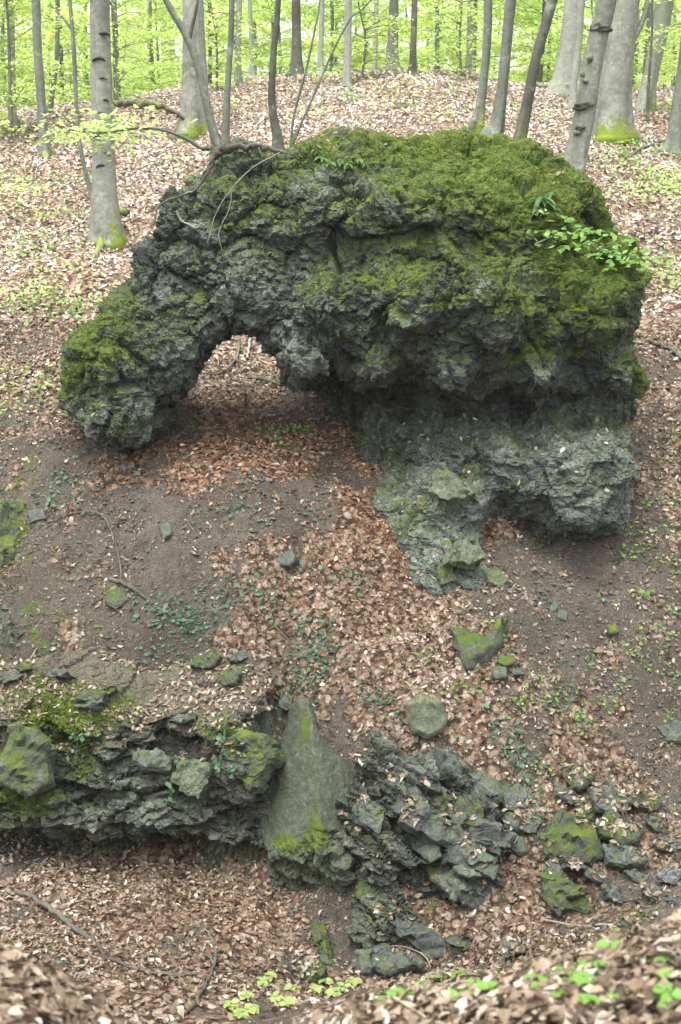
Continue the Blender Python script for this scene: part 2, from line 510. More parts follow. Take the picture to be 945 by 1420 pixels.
M = {}
M['arch'] = rock_material('weathered breccia', (0.028, 0.034, 0.027), (0.072, 0.083, 0.070), (0.172, 0.19, 0.176))
M['slate'] = rock_material('grey green slate', (0.032, 0.038, 0.029), (0.078, 0.088, 0.069), (0.155, 0.170, 0.143), strata=True)
M['slab'] = rock_material('slate slab', (0.038, 0.046, 0.042), (0.086, 0.100, 0.093), (0.155, 0.172, 0.162), use_attr=False, mossy=0.18, rough=0.55, spec=0.45)
M['slab_mossy'] = rock_material('mossy slate slab', (0.040, 0.046, 0.038), (0.085, 0.093, 0.078), (0.15, 0.16, 0.14), use_attr=False, mossy=0.36)
M['slab_green'] = rock_material('algae green rock', (0.055, 0.068, 0.042), (0.125, 0.145, 0.096), (0.21, 0.235, 0.165), use_attr=False, mossy=0.16)
M['slab_smooth'] = rock_material('smooth grey green slab', (0.042, 0.050, 0.032), (0.070, 0.082, 0.054), (0.105, 0.116, 0.084), mossy=None, use_attr=False, lichen=(0.15, 0.165, 0.13), scale=1.0, bumpk=.8)
M['slab_grey'] = rock_material('smooth grey slab', (0.09, 0.095, 0.095), (0.125, 0.132, 0.132), (0.17, 0.175, 0.175), use_attr=False, mossy=-0.2, scale=0.6, bumpk=.4)

def ground_material():
    t = NT('forest floor')
    p = t.pos()
    lit, mos, red = t.attr('litter'), t.attr('moss'), t.attr('wet')
    n1 = t.noise(p, 1.5, 6, 0.65); n2 = t.noise(p, 17, 6, 0.72); n3 = t.noise(p, 80, 4, 0.7)
    soil = t.ramp(t.math('ADD', t.math('MULTIPLY', n1, 0.55), t.math('MULTIPLY', n2, 0.45)),
                  [(0.3, (0.058, 0.046, 0.036)), (0.5, (0.112, 0.093, 0.075)), (0.72, (0.185, 0.160, 0.135))])
    peb = t.voro(p, 38, 'Color'); pd = t.voro(p, 38)
    soil = t.mix(t.math('MULTIPLY', t.step(pd, 0.34, 0.2), t.step(peb, 0.55, 0.7)), soil, (0.20, 0.19, 0.17))
    soil = t.mix(t.step(n3, 0.50, 0.36), soil, (0.035, 0.028, 0.022))
    cell = t.voro(p, 15, 'Color'); cd = t.voro(p, 15)
    cell2 = t.voro(p, 24, 'Color')
    leaf = t.ramp(t.mix(0.5, cell, cell2), [(0.2, (0.10, 0.058, 0.035)), (0.45, (0.22, 0.140, 0.092)), (0.62, (0.33, 0.235, 0.175)), (0.85, (0.50, 0.42, 0.36))])
    leaf = t.mix(t.step(cd, 0.45, 0.75), leaf, (0.055, 0.036, 0.024))
    c = t.mix(t.step(t.math('ADD', lit, t.math('MULTIPLY', t.math('SUBTRACT', n2, 0.5), 0.9)), 0.40, 0.62), soil, leaf)
    mm = t.step(t.math('ADD', mos, t.math('MULTIPLY', t.math('SUBTRACT', t.noise(p, 6, 6, 0.7), 0.5), 1.4)), 0.46, 0.62)
    c = t.mix(mm, c, t.ramp(t.noise(p, 60, 4), MOSS_STOPS))
    h = t.math('ADD', t.math('MULTIPLY', n2, 1.0), t.math('MULTIPLY', n3, 0.5))
    h = t.math('ADD', h, t.math('MULTIPLY', t.math('MULTIPLY', cell2, lit), 0.6))
    return t.bsdf(c, 0.9, t.bump(h, 0.9, 0.055), 0.2)
M['ground'] = ground_material()

def litter_material():
    t = NT('dry beech leaf')
    tone = t.attr('tone')
    c = t.ramp(tone, [(0.0, (0.055, 0.038, 0.027)), (0.25, (0.142, 0.098, 0.065)), (0.5, (0.232, 0.178, 0.124)), (0.75, (0.36, 0.306, 0.240)), (1.0, (0.57, 0.525, 0.465))])
    c = t.mix(t.math('MULTIPLY', t.attr('red'), 0.6), c, t.mix(1.0, c, (1.25, 0.78, 0.55), 'MULTIPLY'))
    n = t.noise(t.pos(), 60, 3, 0.6)
    c = t.mix(0.5, c, t.mix(1.0, c, t.ramp(n, [(0.3, (0.6, 0.58, 0.55)), (0.7, (1.3, 1.3, 1.3))]), 'MULTIPLY'))
    return t.bsdf(c, 0.6, None, 0.35, 0.12)
M['litter'] = litter_material()

def leaf_material(name, lo, mid, hi, trans=0.45, spec=0.3, tmul=1.0):
    t = NT(name)
    c = t.ramp(t.attr('tone'), [(0.0, lo), (0.5, mid), (1.0, hi)])
    tc = t.mix(1.0, c, (1.15 * tmul, 1.2 * tmul, 0.75 * tmul), 'MULTIPLY')
    return t.bsdf(c, 0.55, None, spec, trans, tc)
M['beech_leaf'] = leaf_material('young beech leaf', (0.31, 0.42, 0.13), (0.45, 0.56, 0.22), (0.60, 0.69, 0.35), 0.6)
M['herb_leaf'] = leaf_material('fresh herb leaf', (0.08, 0.175, 0.03), (0.155, 0.29, 0.055), (0.25, 0.42, 0.10), 0.35)
M['ivy_leaf'] = leaf_material('ivy leaf', (0.022, 0.062, 0.030), (0.045, 0.112, 0.052), (0.085, 0.18, 0.085), 0.15, 0.5)
M['moss_tuft'] = leaf_material('moss tuft', (0.045, 0.072, 0.011), (0.11, 0.158, 0.025), (0.205, 0.255, 0.048), 0.3, 0.1)
M['fern_leaf'] = leaf_material('fern frond', (0.045, 0.10, 0.025), (0.09, 0.175, 0.05), (0.15, 0.26, 0.085), 0.3)

def bark_material(name, dark, mid, light, moss=True, ring=1.0):
    t = NT(name)
    p = t.pos((1, 1, 1))
    n1 = t.noise(p, 1.6, 5, 0.6); n2 = t.noise(t.pos((8, 8, 11)), 1.0, 6, 0.7, 0.8); n3 = t.noise(t.pos((40, 40, 14)), 1.0, 4, 0.7)
    c = t.ramp(t.math('ADD', t.math('MULTIPLY', n1, 0.5), t.math('MULTIPLY', n2, 0.5)), [(0.32, dark), (0.5, mid), (0.68, light)])
    c = t.mix(t.step(n3, 0.58, 0.72), c, t.mix(0.5, c, (0.03, 0.03, 0.025)))
    c = t.mix(t.math('MULTIPLY', t.step(n1, 0.45, 0.7), 0.45), c, (0.10, 0.125, 0.065))
    streak = t.noise(t.pos((16, 16, 0.9)), 1.0, 5, 0.65, 0.3)
    c = t.mix(t.math('MULTIPLY', t.step(streak, 0.54, 0.72), 0.6), c, t.mix(0.75, c, (0.03, 0.032, 0.024)))
    c = t.mix(t.math('MULTIPLY', t.step(t.noise(p, 5.5, 5, 0.7), 0.58, 0.66), 0.5), c, t.mix(0.6, c, (0.42, 0.43, 0.38)))
    if moss:
        mk = t.step(t.math('ADD', t.attr('moss'), t.math('MULTIPLY', t.math('SUBTRACT', t.noise(p, 7, 6, 0.75), 0.5), 2.6)), 0.5, 0.75)
        c = t.mix(mk, c, t.ramp(t.noise(p, 50, 4), [(0.3, (0.06, 0.09, 0.01)), (0.7, (0.20, 0.26, 0.03))]))
    h = t.math('ADD', n2, t.math('MULTIPLY', n3, 0.5))
    return t.bsdf(c, 0.85, t.bump(h, 0.5, 0.02), 0.2)
M['bark_grey'] = bark_material('grey beech bark', (0.085, 0.088, 0.070), (0.19, 0.195, 0.165), (0.36, 0.365, 0.335))
M['bark_dark'] = bark_material('dark bark', (0.045, 0.043, 0.035), (0.085, 0.083, 0.070), (0.15, 0.15, 0.128))
M['bark_mid'] = bark_material('grey green bark', (0.075, 0.080, 0.066), (0.135, 0.145, 0.122), (0.22, 0.235, 0.21))
M['bark_far'] = bark_material('hazed far bark', (0.14, 0.145, 0.12), (0.24, 0.25, 0.215), (0.36, 0.37, 0.33))  # colour lightened to stand in for haze over the distant trunks
M['deadwood'] = bark_material('dead wood', (0.04, 0.034, 0.028), (0.085, 0.075, 0.064), (0.17, 0.155, 0.135))
M['pale_twig'] = bark_material('pale bleached twig', (0.16, 0.15, 0.13), (0.26, 0.245, 0.22), (0.36, 0.345, 0.32))
M['scar'] = bark_material('dark bark scar', (0.012, 0.011, 0.010), (0.03, 0.028, 0.025), (0.06, 0.055, 0.05))

# ------------------------------------------------------------------ what covers the ground where (pixel ellipses: u, v, ru, rv, value)
BARE = [(350, 705, 130, 42, 1.0), (240, 760, 80, 70, .85), (120, 640, 120, 45, .9), (90, 720, 120, 60, .55), (130, 850, 150, 80, .55), (200, 985, 60, 55, 1.0),
        (770, 795, 105, 55, 1.1), (790, 860, 60, 55, .8), (860, 730, 60, 35, .9), (930, 960, 40, 60, .5), (890, 620, 40, 70, .6), (660, 860, 40, 40, .3),
        (320, 545, 70, 35, .25), (420, 560, 55, 60, .55), (235, 600, 45, 28, .9), (470, 625, 40, 40, .6), (60, 450, 90, 30, .35), (110, 300, 60, 40, .2),
        (560, 1075, 90, 30, .6), (455, 1050, 40, 30, .9), (40, 560, 60, 30, .5), (310, 855, 60, 40, .4), (250, 900, 60, 40, .45), (40, 950, 90, 60, .6)]
LUSH = [(400, 640, 190, 35, .5), (520, 720, 60, 40, .4), (360, 740, 60, 30, .35), (560, 850, 180, 90, .4), (380, 900, 150, 50, .35)]
MOSSG = [(50, 660, 50, 30, .18), (60, 780, 70, 40, .12), (90, 850, 60, 40, .16), (60, 960, 70, 24, .3), (170, 920, 50, 30, .15), (330, 960, 40, 16, .3), (10, 730, 40, 60, .65), (30, 880, 60, 90, .45), (110, 985, 70, 40, .55), (75, 405, 20, 12, .6), (250, 205, 60, 25, .35), (40, 640, 30, 30, .35), (560, 1060, 70, 25, .35),
         (700, 870, 25, 18, .5), (260, 960, 30, 25, .4), (20, 420, 45, 14, .35), (560, 125, 14, 6, .7), (120, 910, 70, 70, .25)]
WET = [(400, 640, 220, 70, 1.0), (300, 640, 150, 50, .7), (540, 740, 60, 60, 1.0), (820, 1235, 90, 28, -1.2), (240, 1270, 260, 60, .35), (420, 800, 220, 90, .3), (380, 900, 200, 60, .25)]

def blobs(lst, u, v):
    out = np.zeros(len(u))
    for bu, bv, ru, rv, w in lst:
        r = ((u - bu) / ru) ** 2 + ((v - bv) / rv) ** 2
        out += w * np.exp(-np.minimum(r, 30) * 0.9)
    return out

def cover(x, y, z):
    u, v = proj(x, y, z)
    far = y > 9.0
    p = np.stack([x, y, np.zeros_like(x)], 1)
    n = fbm(p * 1.3, 4, 31) + .55 * fbm(p * 5.0, 3, 33)
    bare = blobs(BARE, u, v) * far * (.75 + .5 * fbm(p * 2.6, 3, 35))
    lush = blobs(LUSH, u, v) * far
    litter = 0.66 + 0.52 * n - bare + lush
    litter = np.where(y > 16.5, 0.95 + 0.35 * n - bare * .5, litter)
    litter = np.where(y < 8, 1.1 + 0.2 * n, litter)
    moss = blobs(MOSSG, u, v) * far * .85 + 0.10 * n
    wet = np.clip(blobs(WET, u, v) * far, -1.5, 1)
    return np.clip(litter, 0, 1.2), np.clip(moss, 0, 1), wet

ys = np.concatenate([np.arange(-12, 2, 0.4), np.arange(2, 9, 0.07), np.arange(9, 17, 0.035), np.arange(17, 36, 0.11), np.arange(36, 60, 0.6), np.arange(60, 158, 4.0)])
ss = np.linspace(-1, 1, 361); ss = np.sign(ss) * (0.55 * np.abs(ss) + 0.45 * np.abs(ss) ** 3)
wid = np.maximum(ys, 8.0) * 0.62
X = ss[None] * wid[:, None] ; Y = np.repeat(ys[:, None], len(ss), 1)
x, y = X.ravel(), Y.ravel()
z = ground(x, y)
li, mo, we = cover(x, y, z)
p3 = np.stack([x, y, z], 1)
bare_w = np.clip(1 - li, 0, 1) * ((y > 9) & (y < 17))
f1, f2, cid = worley(p3 * 7.0, 77)
z = z + bare_w * (0.035 * (cid - .5) * (np.modf(cid * 9.1)[0] > .5) + 0.04 * fbm(p3 * 6, 4, 3)) + li * 0.012 * fbm(p3 * 12, 2, 4)
V = np.stack([x, y, z], 1)
nr, nc = len(ys), len(ss)
idx = np.arange(nr * nc).reshape(nr, nc)
Q = np.stack([idx[:-1, :-1], idx[:-1, 1:], idx[1:, 1:], idx[1:, :-1]], -1).reshape(-1, 4)
me = mesh_np('ground', V, Q, {'litter': li, 'moss': mo, 'wet': we}, True, [M['ground']])
ground_o = tag(add('ground', me), 'steep wooded hillside and gully floor of bare soil under leaf litter', kind='structure')

# ------------------------------------------------------------------ rock masses grown from an outline and a depth relief
def relief(controls, cell=4.0, pw=3.0):
    cu = np.array([c[0] for c in controls], float); cv = np.array([c[1] for c in controls], float); cd = np.array([c[2] for c in controls], float)
    def fn(u, v):
        num = np.zeros(u.shape); den = np.zeros(u.shape)
        for a, b, d in zip(cu, cv, cd):
            w = 1.0 / (((u - a) ** 2 + (v - b) ** 2) + 220.0) ** (pw / 2)
            num += w * d; den += w
        return num / den
    return fn

def rock_mass(outline, d0, controls, back, h, kround, shear=0.0, ylo=None, yhi=None, planes=None, bk=0.5):
    """solid whose silhouette at distance d0 is the outline; front relief from controls, back face(s) at back(u)"""
    P = [pix(u, v, d0) for u, v in outline]
    poly = [(q.x, q.z) for q in P]
    x0, x1 = min(q[0] for q in poly) - .3, max(q[0] for q in poly) + .3
    z0, z1 = min(q[1] for q in poly) - .3, max(q[1] for q in poly) + .3
    xs = np.arange(x0, x1, h); zs = np.arange(z0, z1, h); ysv = np.arange(ylo, yhi, h)
    gx, gz = np.meshgrid(xs, zs, indexing='ij')
    d2 = poly_sdf(gx, gz, poly)
    pw = np.stack([gx.ravel(), np.full(gx.size, d0), gz.ravel()], 1)
    d2 = d2 + (0.045 * fbm(pw * 1.6, 3, 61)).reshape(gx.shape)
    u, v = proj(gx, np.full(gx.shape, d0), gz)
    yf = relief(controls)(u, v)
    if planes:
        yf = np.full(gx.shape, -1e3)
        for tri in planes:
            A = np.array([(q.x, q.z, 1.0) for q in tri]); k = np.linalg.solve(A, np.array([q.y for q in tri]))
            yf = np.maximum(yf, k[0] * gx + k[1] * gz + k[2])
    yb = back(u)
    f = np.empty((len(xs), len(ysv), len(zs)), np.float32)
    for j, yy in enumerate(ysv):
        sh = int(round(shear * (yy - d0) / h))
        dd = d2 if sh == 0 else d2[:, np.clip(np.arange(len(zs)) - sh, 0, len(zs) - 1)]
        a = smax(dd, (yf - yy) * 0.75, kround)
        f[:, j, :] = smax(a, (yy - yb) * 0.8, bk)
    return surface_nets(f, (x0, ylo, z0), h)

# ------------------------------------------------------------------ the rock arch
ARCH = [(165, 632), (120, 600), (80, 565), (84, 510), (108, 460), (148, 420), (182, 382), (188, 345), (212, 310), (225, 275), (258, 262), (290, 235), (298, 205),
        (345, 198), (395, 205), (430, 200), (480, 192), (560, 186), (600, 178), (655, 170), (690, 185), (740, 196), (790, 212), (832, 245), (862, 290), (887, 330),
        (906, 390), (902, 450), (897, 500), (904, 540), (893, 585), (872, 608), (880, 650), (870, 700), (834, 738), (790, 760), (700, 765), (670, 800), (600, 825), (560, 790),
        (520, 720), (490, 680), (465, 655), (462, 610), (440, 575), (415, 545), (395, 510), (368, 482), (340, 464), (312, 470), (288, 490), (270, 520), (252, 560), (232, 592), (195, 625)]
AC = [(300, 215, 14.2), (400, 215, 14.2), (550, 195, 14.5), (680, 185, 14.5), (780, 225, 14.4), (860, 300, 14.5),
      (250, 300, 14.0), (300, 270, 13.85), (350, 300, 13.75), (400, 290, 13.9), (450, 300, 13.5), (560, 300, 13.45), (650, 300, 13.4), (750, 300, 13.5), (840, 360, 13.9),
      (220, 400, 13.8), (330, 400, 13.6), (400, 370, 13.75), (450, 420, 13.3), (560, 420, 13.05), (680, 420, 13.0), (800, 430, 13.3), (890, 450, 14.1),
      (150, 500, 13.55), (240, 480, 13.7), (330, 440, 13.75), (420, 500, 13.35), (520, 510, 13.15), (620, 515, 13.15), (740, 515, 13.2), (850, 520, 13.6),
      (110, 540, 13.8), (170, 590, 13.45), (230, 550, 13.9),
      (460, 565, 15.0), (500, 566, 15.0), (545, 562, 14.9), (500, 600, 14.75), (470, 610, 14.7), (480, 630, 14.5), (525, 600, 14.6), (545, 625, 14.4), (520, 645, 14.2), (560, 600, 14.3),
      (590, 572, 14.25), (640, 570, 14.3), (700, 572, 14.4), (735, 578, 14.7), (790, 568, 14.4), (850, 578, 14.4), (890, 565, 14.2),
      (590, 615, 13.6), (640, 612, 13.5), (700, 618, 13.3), (760, 612, 13.05), (820, 610, 13.05), (780, 650, 12.85), (850, 640, 13.05), (720, 665, 13.1), (780, 690, 12.9), (830, 700, 13.15), (862, 670, 13.4),
      (690, 705, 13.8), (720, 722, 13.9), (770, 735, 13.5), (820, 738, 13.5), (690, 740, 13.8),
      (600, 680, 13.0), (640, 680, 13.0), (620, 740, 12.7), (600, 780, 12.6), (650, 770, 12.7), (560, 720, 12.95), (560, 770, 12.7), (530, 690, 13.3)]
V, Q = rock_mass(ARCH, 14.0, AC, lambda u: np.interp(u, [80, 250, 340, 400, 450, 520, 900], [15.1, 15.2, 15.3, 15.9, 17.0, 17.1, 17.1]), 0.0235, 0.34, ylo=12.2, yhi=17.7)

def breccia(V, Q, amp=1.0, seed=100, sizes=((1.15, .13, .2, 11), (2.7, .075, .25, 17), (6.0, .042, .3, 23), (12.5, .027, .25, 37))):
    """angular fragments standing proud of the matrix, three sizes; returns displaced verts and a tone per fragment"""
    N = vnormals(V, Q)
    W = V + 0.09 * np.stack([fbm(V * 2.2, 3, seed + k) for k in range(3)], 1)
    disp = 0.07 * fbm(V * 1.1, 3, seed + 7)
    tone = np.zeros(len(V), np.float32)
    for sc, am, wt, k in sizes:
        S = W * sc * np.array([1, 1, 1.15], np.float32) + fbm(V * sc * 1.1, 2, seed + k + 1)[:, None] * .22
        f1, f2, cid, off = worley(S, seed + k, True)
        rd = np.stack([np.cos(cid * 57.0), np.sin(cid * 57.0) * np.cos(cid * 131.0), np.sin(cid * 131.0)], 1)
        groove = sstep(0.0, 0.16, f2 - f1)
        keep = (np.modf(cid * 7.31)[0] > .25)            # some fragments have weathered out flush
        disp += am * keep * ((off * rd).sum(1) * 1.1 + (np.modf(cid * 13.7)[0] - .5) * .8) + am * (groove - 1) * .45
        tone += wt * cid
        tone -= wt * .35 * (1 - groove)
    disp += 0.016 * fbm(V * 22, 3, seed + 50)
    return V + N * (disp * amp)[:, None], tone

def slabby(V, Q, nb, amp=1.0, seed=300, scale=1.0, aniso=3.0):
    """blocks split along bedding planes with normal nb, flat faced, sharp edged"""
    N = vnormals(V, Q)
    nb = np.array(nb, float); nb /= np.linalg.norm(nb)
    e1 = np.cross(nb, (0, 1, 0)); e1 /= np.linalg.norm(e1); e2 = np.cross(nb, e1)
    W = V + 0.03 * np.stack([fbm(V * 2.0, 3, seed + k) for k in range(3)], 1)
    B = np.stack([W @ e1, W @ e2, W @ nb * aniso], 1)
    disp = 0.05 * fbm(V * 1.3, 3, seed + 7)
    tone = np.zeros(len(V))
    for sc, am, wt, k in ((1.5, .15, .3, 11), (3.4, .085, .4, 23), (7.5, .04, .3, 37)):
        f1, f2, cid, off = worley(B * sc * scale + .05 * fbm(V * sc * 2, 2, seed + k + 1)[:, None], seed + k, True)
        rd = np.stack([np.cos(cid * 57.0), np.sin(cid * 57.0) * np.cos(cid * 131.0), np.sin(cid * 131.0) * .4], 1)
        groove = sstep(0.0, 0.12, f2 - f1)
        disp += am * ((off * rd).sum(1) * .7 + (np.modf(cid * 13.7)[0] - .5) * 1.0) + am * (groove - 1) * .3
        tone += wt * cid - wt * .3 * (1 - groove)
    disp += .008 * fbm(V * 22, 3, seed + 50)
    return V + N * (disp * amp)[:, None], tone.astype(np.float32)
def stratify(V, Q, amp=1.0, seed=300, dip=(0.10, 0.35), bed=0.095, warp=.4):
    """thin beds broken into blocks"""
    N = vnormals(V, Q)
    W = V + 0.06 * warp * np.stack([fbm(V * 2.0, 3, seed + k) for k in range(3)], 1)
    s = (W[:, 2] + dip[0] * W[:, 0] - dip[1] * W[:, 1] + 0.10 * warp * fbm(W * 1.5, 3, seed + 4)) / bed
    k = np.floor(s); fr = s - k
    rnd = _hash(k.astype(np.int64), np.zeros(len(k), np.int64), np.zeros(len(k), np.int64), seed)
    f1, f2, cid, off = worley(np.stack([W[:, 0] * 2.6, W[:, 1] * 2.6, k * 0.93], 1), seed + 9, True)
    disp = 0.075 * (cid - .5) + 0.06 * (rnd - .5) + 0.04 * (fr - .5) - 0.06 * sstep(.22, 0, fr) - 0.02 * (1 - sstep(0, .12, f2 - f1))
    b1, b2, bid, bo = worley(W * 2.4, seed + 21, True)
    disp += 0.075 * (bid - .5) + 0.06 * fbm(V * 1.4, 3, seed + 30) + 0.014 * fbm(V * 22, 3, seed + 33)
    return V + N * (disp * amp)[:, None], .5 * cid + .5 * bid
u, v = proj(V[:, 0], V[:, 1], V[:, 2])
wf = (sstep(640, 690, v) * sstep(700, 660, u))[:, None]
V1, tone1 = breccia(V, Q, .9)
V2, tone2 = slabby(V, Q, (.32, -.1, .94), .6, 340, .9, 2.6)
V3, tone3 = slabby(V, Q, (-.12, -.15, .97), .8, 360, 1.0, 2.0)
wl = (sstep(575, 615, v) * sstep(640, 700, u) * .75)[:, None]
V1 = V1 * (1 - wl) + V3 * wl; tone1 = tone1 * (1 - wl[:, 0]) + tone3 * wl[:, 0]
V = V1 * (1 - wf) + V2 * wf
tone = tone1 * (1 - wf[:, 0]) + (tone2 * .5 + .5) * wf[:, 0]
N = vnormals(V, Q)
u, v = proj(V[:, 0], V[:, 1], V[:, 2])
mz = blobs([(760, 240, 130, 60, .42), (640, 195, 120, 28, .5), (850, 320, 60, 90, .38), (640, 330, 180, 110, .22), (500, 270, 150, 70, .14), (800, 400, 90, 90, .26), (600, 420, 150, 80, .10), (330, 300, 90, 70, .08),
            (890, 540, 22, 60, .4), (130, 480, 50, 60, .34), (95, 530, 20, 40, .3), (200, 480, 60, 70, .1), (330, 245, 60, 45, .10), (430, 215, 40, 22, .3), (290, 430, 60, 25, .14), (400, 350, 60, 60, .06),
            (600, 730, 70, 60, .22), (840, 660, 40, 60, .14), (560, 190, 80, 14, .25), (720, 480, 150, 40, .10), (250, 350, 60, 60, .06)], u, v)
low = sstep(560, 620, v) * sstep(480, 560, u)
moss = np.clip(mz + 0.26 * np.clip(N[:, 2], -.6, 1) + 0.12 * fbm(V * 1.7, 3, 5) - 0.08 * low + 0.19, 0, 1.2)
lift = sstep(0.45, 0.65, moss + .45 * fbm(V * 3.0, 3, 8)) 
V = V + N * (lift * (0.02 + 0.028 * (0.6 - worley(V * 9, 4)[0])))[:, None]
tone = np.clip(tone + .06 + .14 * low + 0.12 * fbm(V * 1.2, 2, 12) + .10 * blobs([(480, 470, 130, 50, 1), (150, 560, 80, 60, .6), (400, 400, 60, 40, .6)], u, v), 0, 1)
arch = tag(add('rock_arch', mesh_np('rock_arch', V, Q, {'moss': moss, 'tone': tone}, False, [M['arch']])),
           'huge mossy grey rock arch standing on the slope with an opening under its left half', 'rock')
ARCH_V, ARCH_N, ARCH_M = V, N, moss

# moss cushions: short blades standing on the mossy parts of a rock
def tufts(name, V, N, w, n, size, parent, seed):
    rng = np.random.default_rng(seed)
    pr = np.clip(w, 0, None); pr = pr / pr.sum()
    k = rng.choice(len(V), n, p=pr)
    C = V[k] + rng.normal(0, .012, (n, 3))
    D = N[k] * .8 + rng.normal(0, .55, (n, 3)) + np.array([0, 0, .25])
    L = size * rng.uniform(.6, 1.5, n)
    nn = rng.normal(0, 1, (n, 3))
    C = C + D / np.linalg.norm(D, axis=1, keepdims=True) * (L * .3)[:, None]
    v, f, kk = leaves(C, nn, D, L, L * .45, .1, .1, 'diamond', seed)
    tn = np.clip(rng.normal(.5, .22, n) + .25 * fbm(C * 2.5, 2, seed), 0, 1)
    return tag(add(name, mesh_np(name, v, f, {'tone': np.repeat(tn, kk)}, False, [M['moss_tuft']]), parent), kind='stuff')
wmoss = sstep(.5, .8, moss + .5 * fbm(V * 3.0, 3, 8) + .35 * fbm(V * 11.0, 3, 9)) * (V[:, 1] < 15.6)
tufts('moss', V, N, wmoss, 60000, .021, arch, 3)

# ------------------------------------------------------------------ the slate cliff at the gully
CLIFF = [(-260, 1010), (-120, 1000), (-10, 985), (40, 990), (70, 1005), (130, 1018), (195, 1036), (240, 1024), (290, 1008), (345, 1000), (368, 1006), (374, 1090), (396, 1140), (420, 1215), (430, 1340), (300, 1340), (-260, 1340)]
CC = [(-200, 930, 11.7), (-200, 1100, 11.1), (-200, 1190, 11.5), (0, 935, 11.75), (60, 970, 11.7), (10, 985, 11.35), (20, 1060, 11.2), (70, 1110, 11.15), (10, 1150, 11.05), (110, 1040, 11.6), (150, 1090, 11.4), (190, 1060, 11.7), (230, 1045, 11.95),
      (265, 1050, 11.9), (255, 1085, 11.5), (275, 1090, 11.4), (300, 1020, 11.45), (330, 1045, 11.25), (345, 1080, 11.3), (350, 1120, 11.5), (200, 1130, 11.3), (280, 1140, 11.4), (130, 1150, 11.2), (200, 1165, 11.25), (385, 1040, 12.2), (380, 1080, 11.9), (385, 1150, 11.5),
      (300, 1170, 11.35), (360, 1180, 11.35), (50, 1176, 12.2), (100, 1176, 12.2), (150, 1182, 12.2), (200, 1190, 12.1), (250, 1194, 12.1), (300, 1200, 12.1), (350, 1208, 12.0), (0, 1172, 12.2), (-60, 1172, 12.2), (100, 1225, 12.2), (200, 1230, 12.2), (0, 1220, 12.2), (300, 1250, 12.2), (400, 1250, 12.1)]
CC = [(a, b, c - .30) for a, b, c in CC if b < 1172]
for a in range(-260, 420, 28):
    e = float(np.interp(a, [-260, 0, 100, 200, 300, 400], [1150, 1153, 1160, 1168, 1182, 1204])) + 5 * math.sin(a * .11)
    CC += [(a, e - 26, 10.95), (a, e - 10, 10.9 + .10 * math.sin(a * .07)), (a, e + 5, 12.1), (a, e + 22, 12.25), (a, e + 60, 12.3)]
V, Q = rock_mass(CLIFF, 11.2, CC, lambda u: np.full(np.shape(u), 12.6), 0.022, 0.14, shear=.45, ylo=10.4, yhi=13.0, bk=.2)
Vb, Nb = V, vnormals(V, Q)
Vd, tone = slabby(V, Q, (.10, -.25, .96), .85, 300, 1.25, 3.4)
ubk, vbk = proj(V[:, 0], V[:, 1], V[:, 2])
soft = (sstep(.35, .75, Nb[:, 2]) * sstep(1040, 1005, vbk))[:, None]
V = Vd * (1 - .75 * soft) + (V + Nb * (.05 * fbm(V * 2.2, 4, 88) + .015 * fbm(V * 9, 3, 89))[:, None]) * .75 * soft
N = vnormals(V, Q)
u, v = proj(V[:, 0], V[:, 1], V[:, 2])
moss = np.clip(blobs([(30, 1090, 60, 60, .5), (70, 1000, 50, 50, .4), (20, 950, 50, 40, .2), (330, 1025, 40, 25, .35), (300, 1010, 20, 20, .3), (130, 990, 60, 30, .45), (260, 1080, 25, 30, .15), (340, 1215, 60, 8, .4), (-100, 1050, 90, 90, .4), (120, 1050, 20, 30, .2)], u, v)
               + .22 * np.clip(N[:, 2], -.5, 1) + .13, 0, 1)
pale = blobs([(12, 985, 22, 30, 1), (60, 1040, 14, 30, .5)], u, v)
cliff = tag(add('slate_cliff', mesh_np('slate_cliff', V, Q, {'moss': moss - pale, 'tone': np.clip(tone + pale, 0, 1), 'dirt': np.clip(sstep(.3, .6, N[:, 2]) * sstep(1065, 1020, v) * 1.1 + .8 * sstep(1000, 965, v), 0, 1)}, False, [M['slate']])),
            'low overhanging cliff of thin grey-green slate beds above the leaf-filled gully', 'cliff')
tufts('moss', V, N, sstep(.50, .75, moss + .4 * fbm(V * 3, 3, 8)) * (V[:, 1] < 12.3), 9000, .026, cliff, 5)
CLIFF_V, CLIFF_N = V, N
CB = []
CLIFF_BLOCKS = [([(246, 1058), (270, 1052), (290, 1062), (293, 1085), (276, 1106), (252, 1098), (240, 1078)], 'slab_green', (-.1, -.85, .4), 10.98, True), ([(314, 1022), (340, 1014), (364, 1022), (372, 1048), (366, 1078), (345, 1092), (326, 1080), (314, 1052)], 'slab_mossy', (-.2, -.85, .4), 10.9, True),
                ([(190, 1036), (218, 1040), (240, 1054), (232, 1066), (205, 1064), (184, 1052)], 'slab', (0, -.8, .55), 11.05, False), ([(10, 1002), (50, 1006), (74, 1040), (70, 1090), (40, 1110), (8, 1080)], 'slab_mossy', (.1, -.88, .35), 10.82, False)]
for i, (px, mt, n, d, sm) in enumerate(CLIFF_BLOCKS):
    cu = sum(q[0] for q in px) / len(px); cv = sum(q[1] for q in px) / len(px)
    CB.append((px, mt, n, pix(cu, cv, d + .14), i))

def on_rock(RV, u, v, r=6):
    pu, pv = proj(RV[:, 0], RV[:, 1], RV[:, 2])
    k = np.nonzero((np.abs(pu - u) < r) & (np.abs(pv - v) < r))[0]
    if len(k) == 0: return None
    return Vector(RV[k[np.argmin(RV[k, 1])]].tolist())

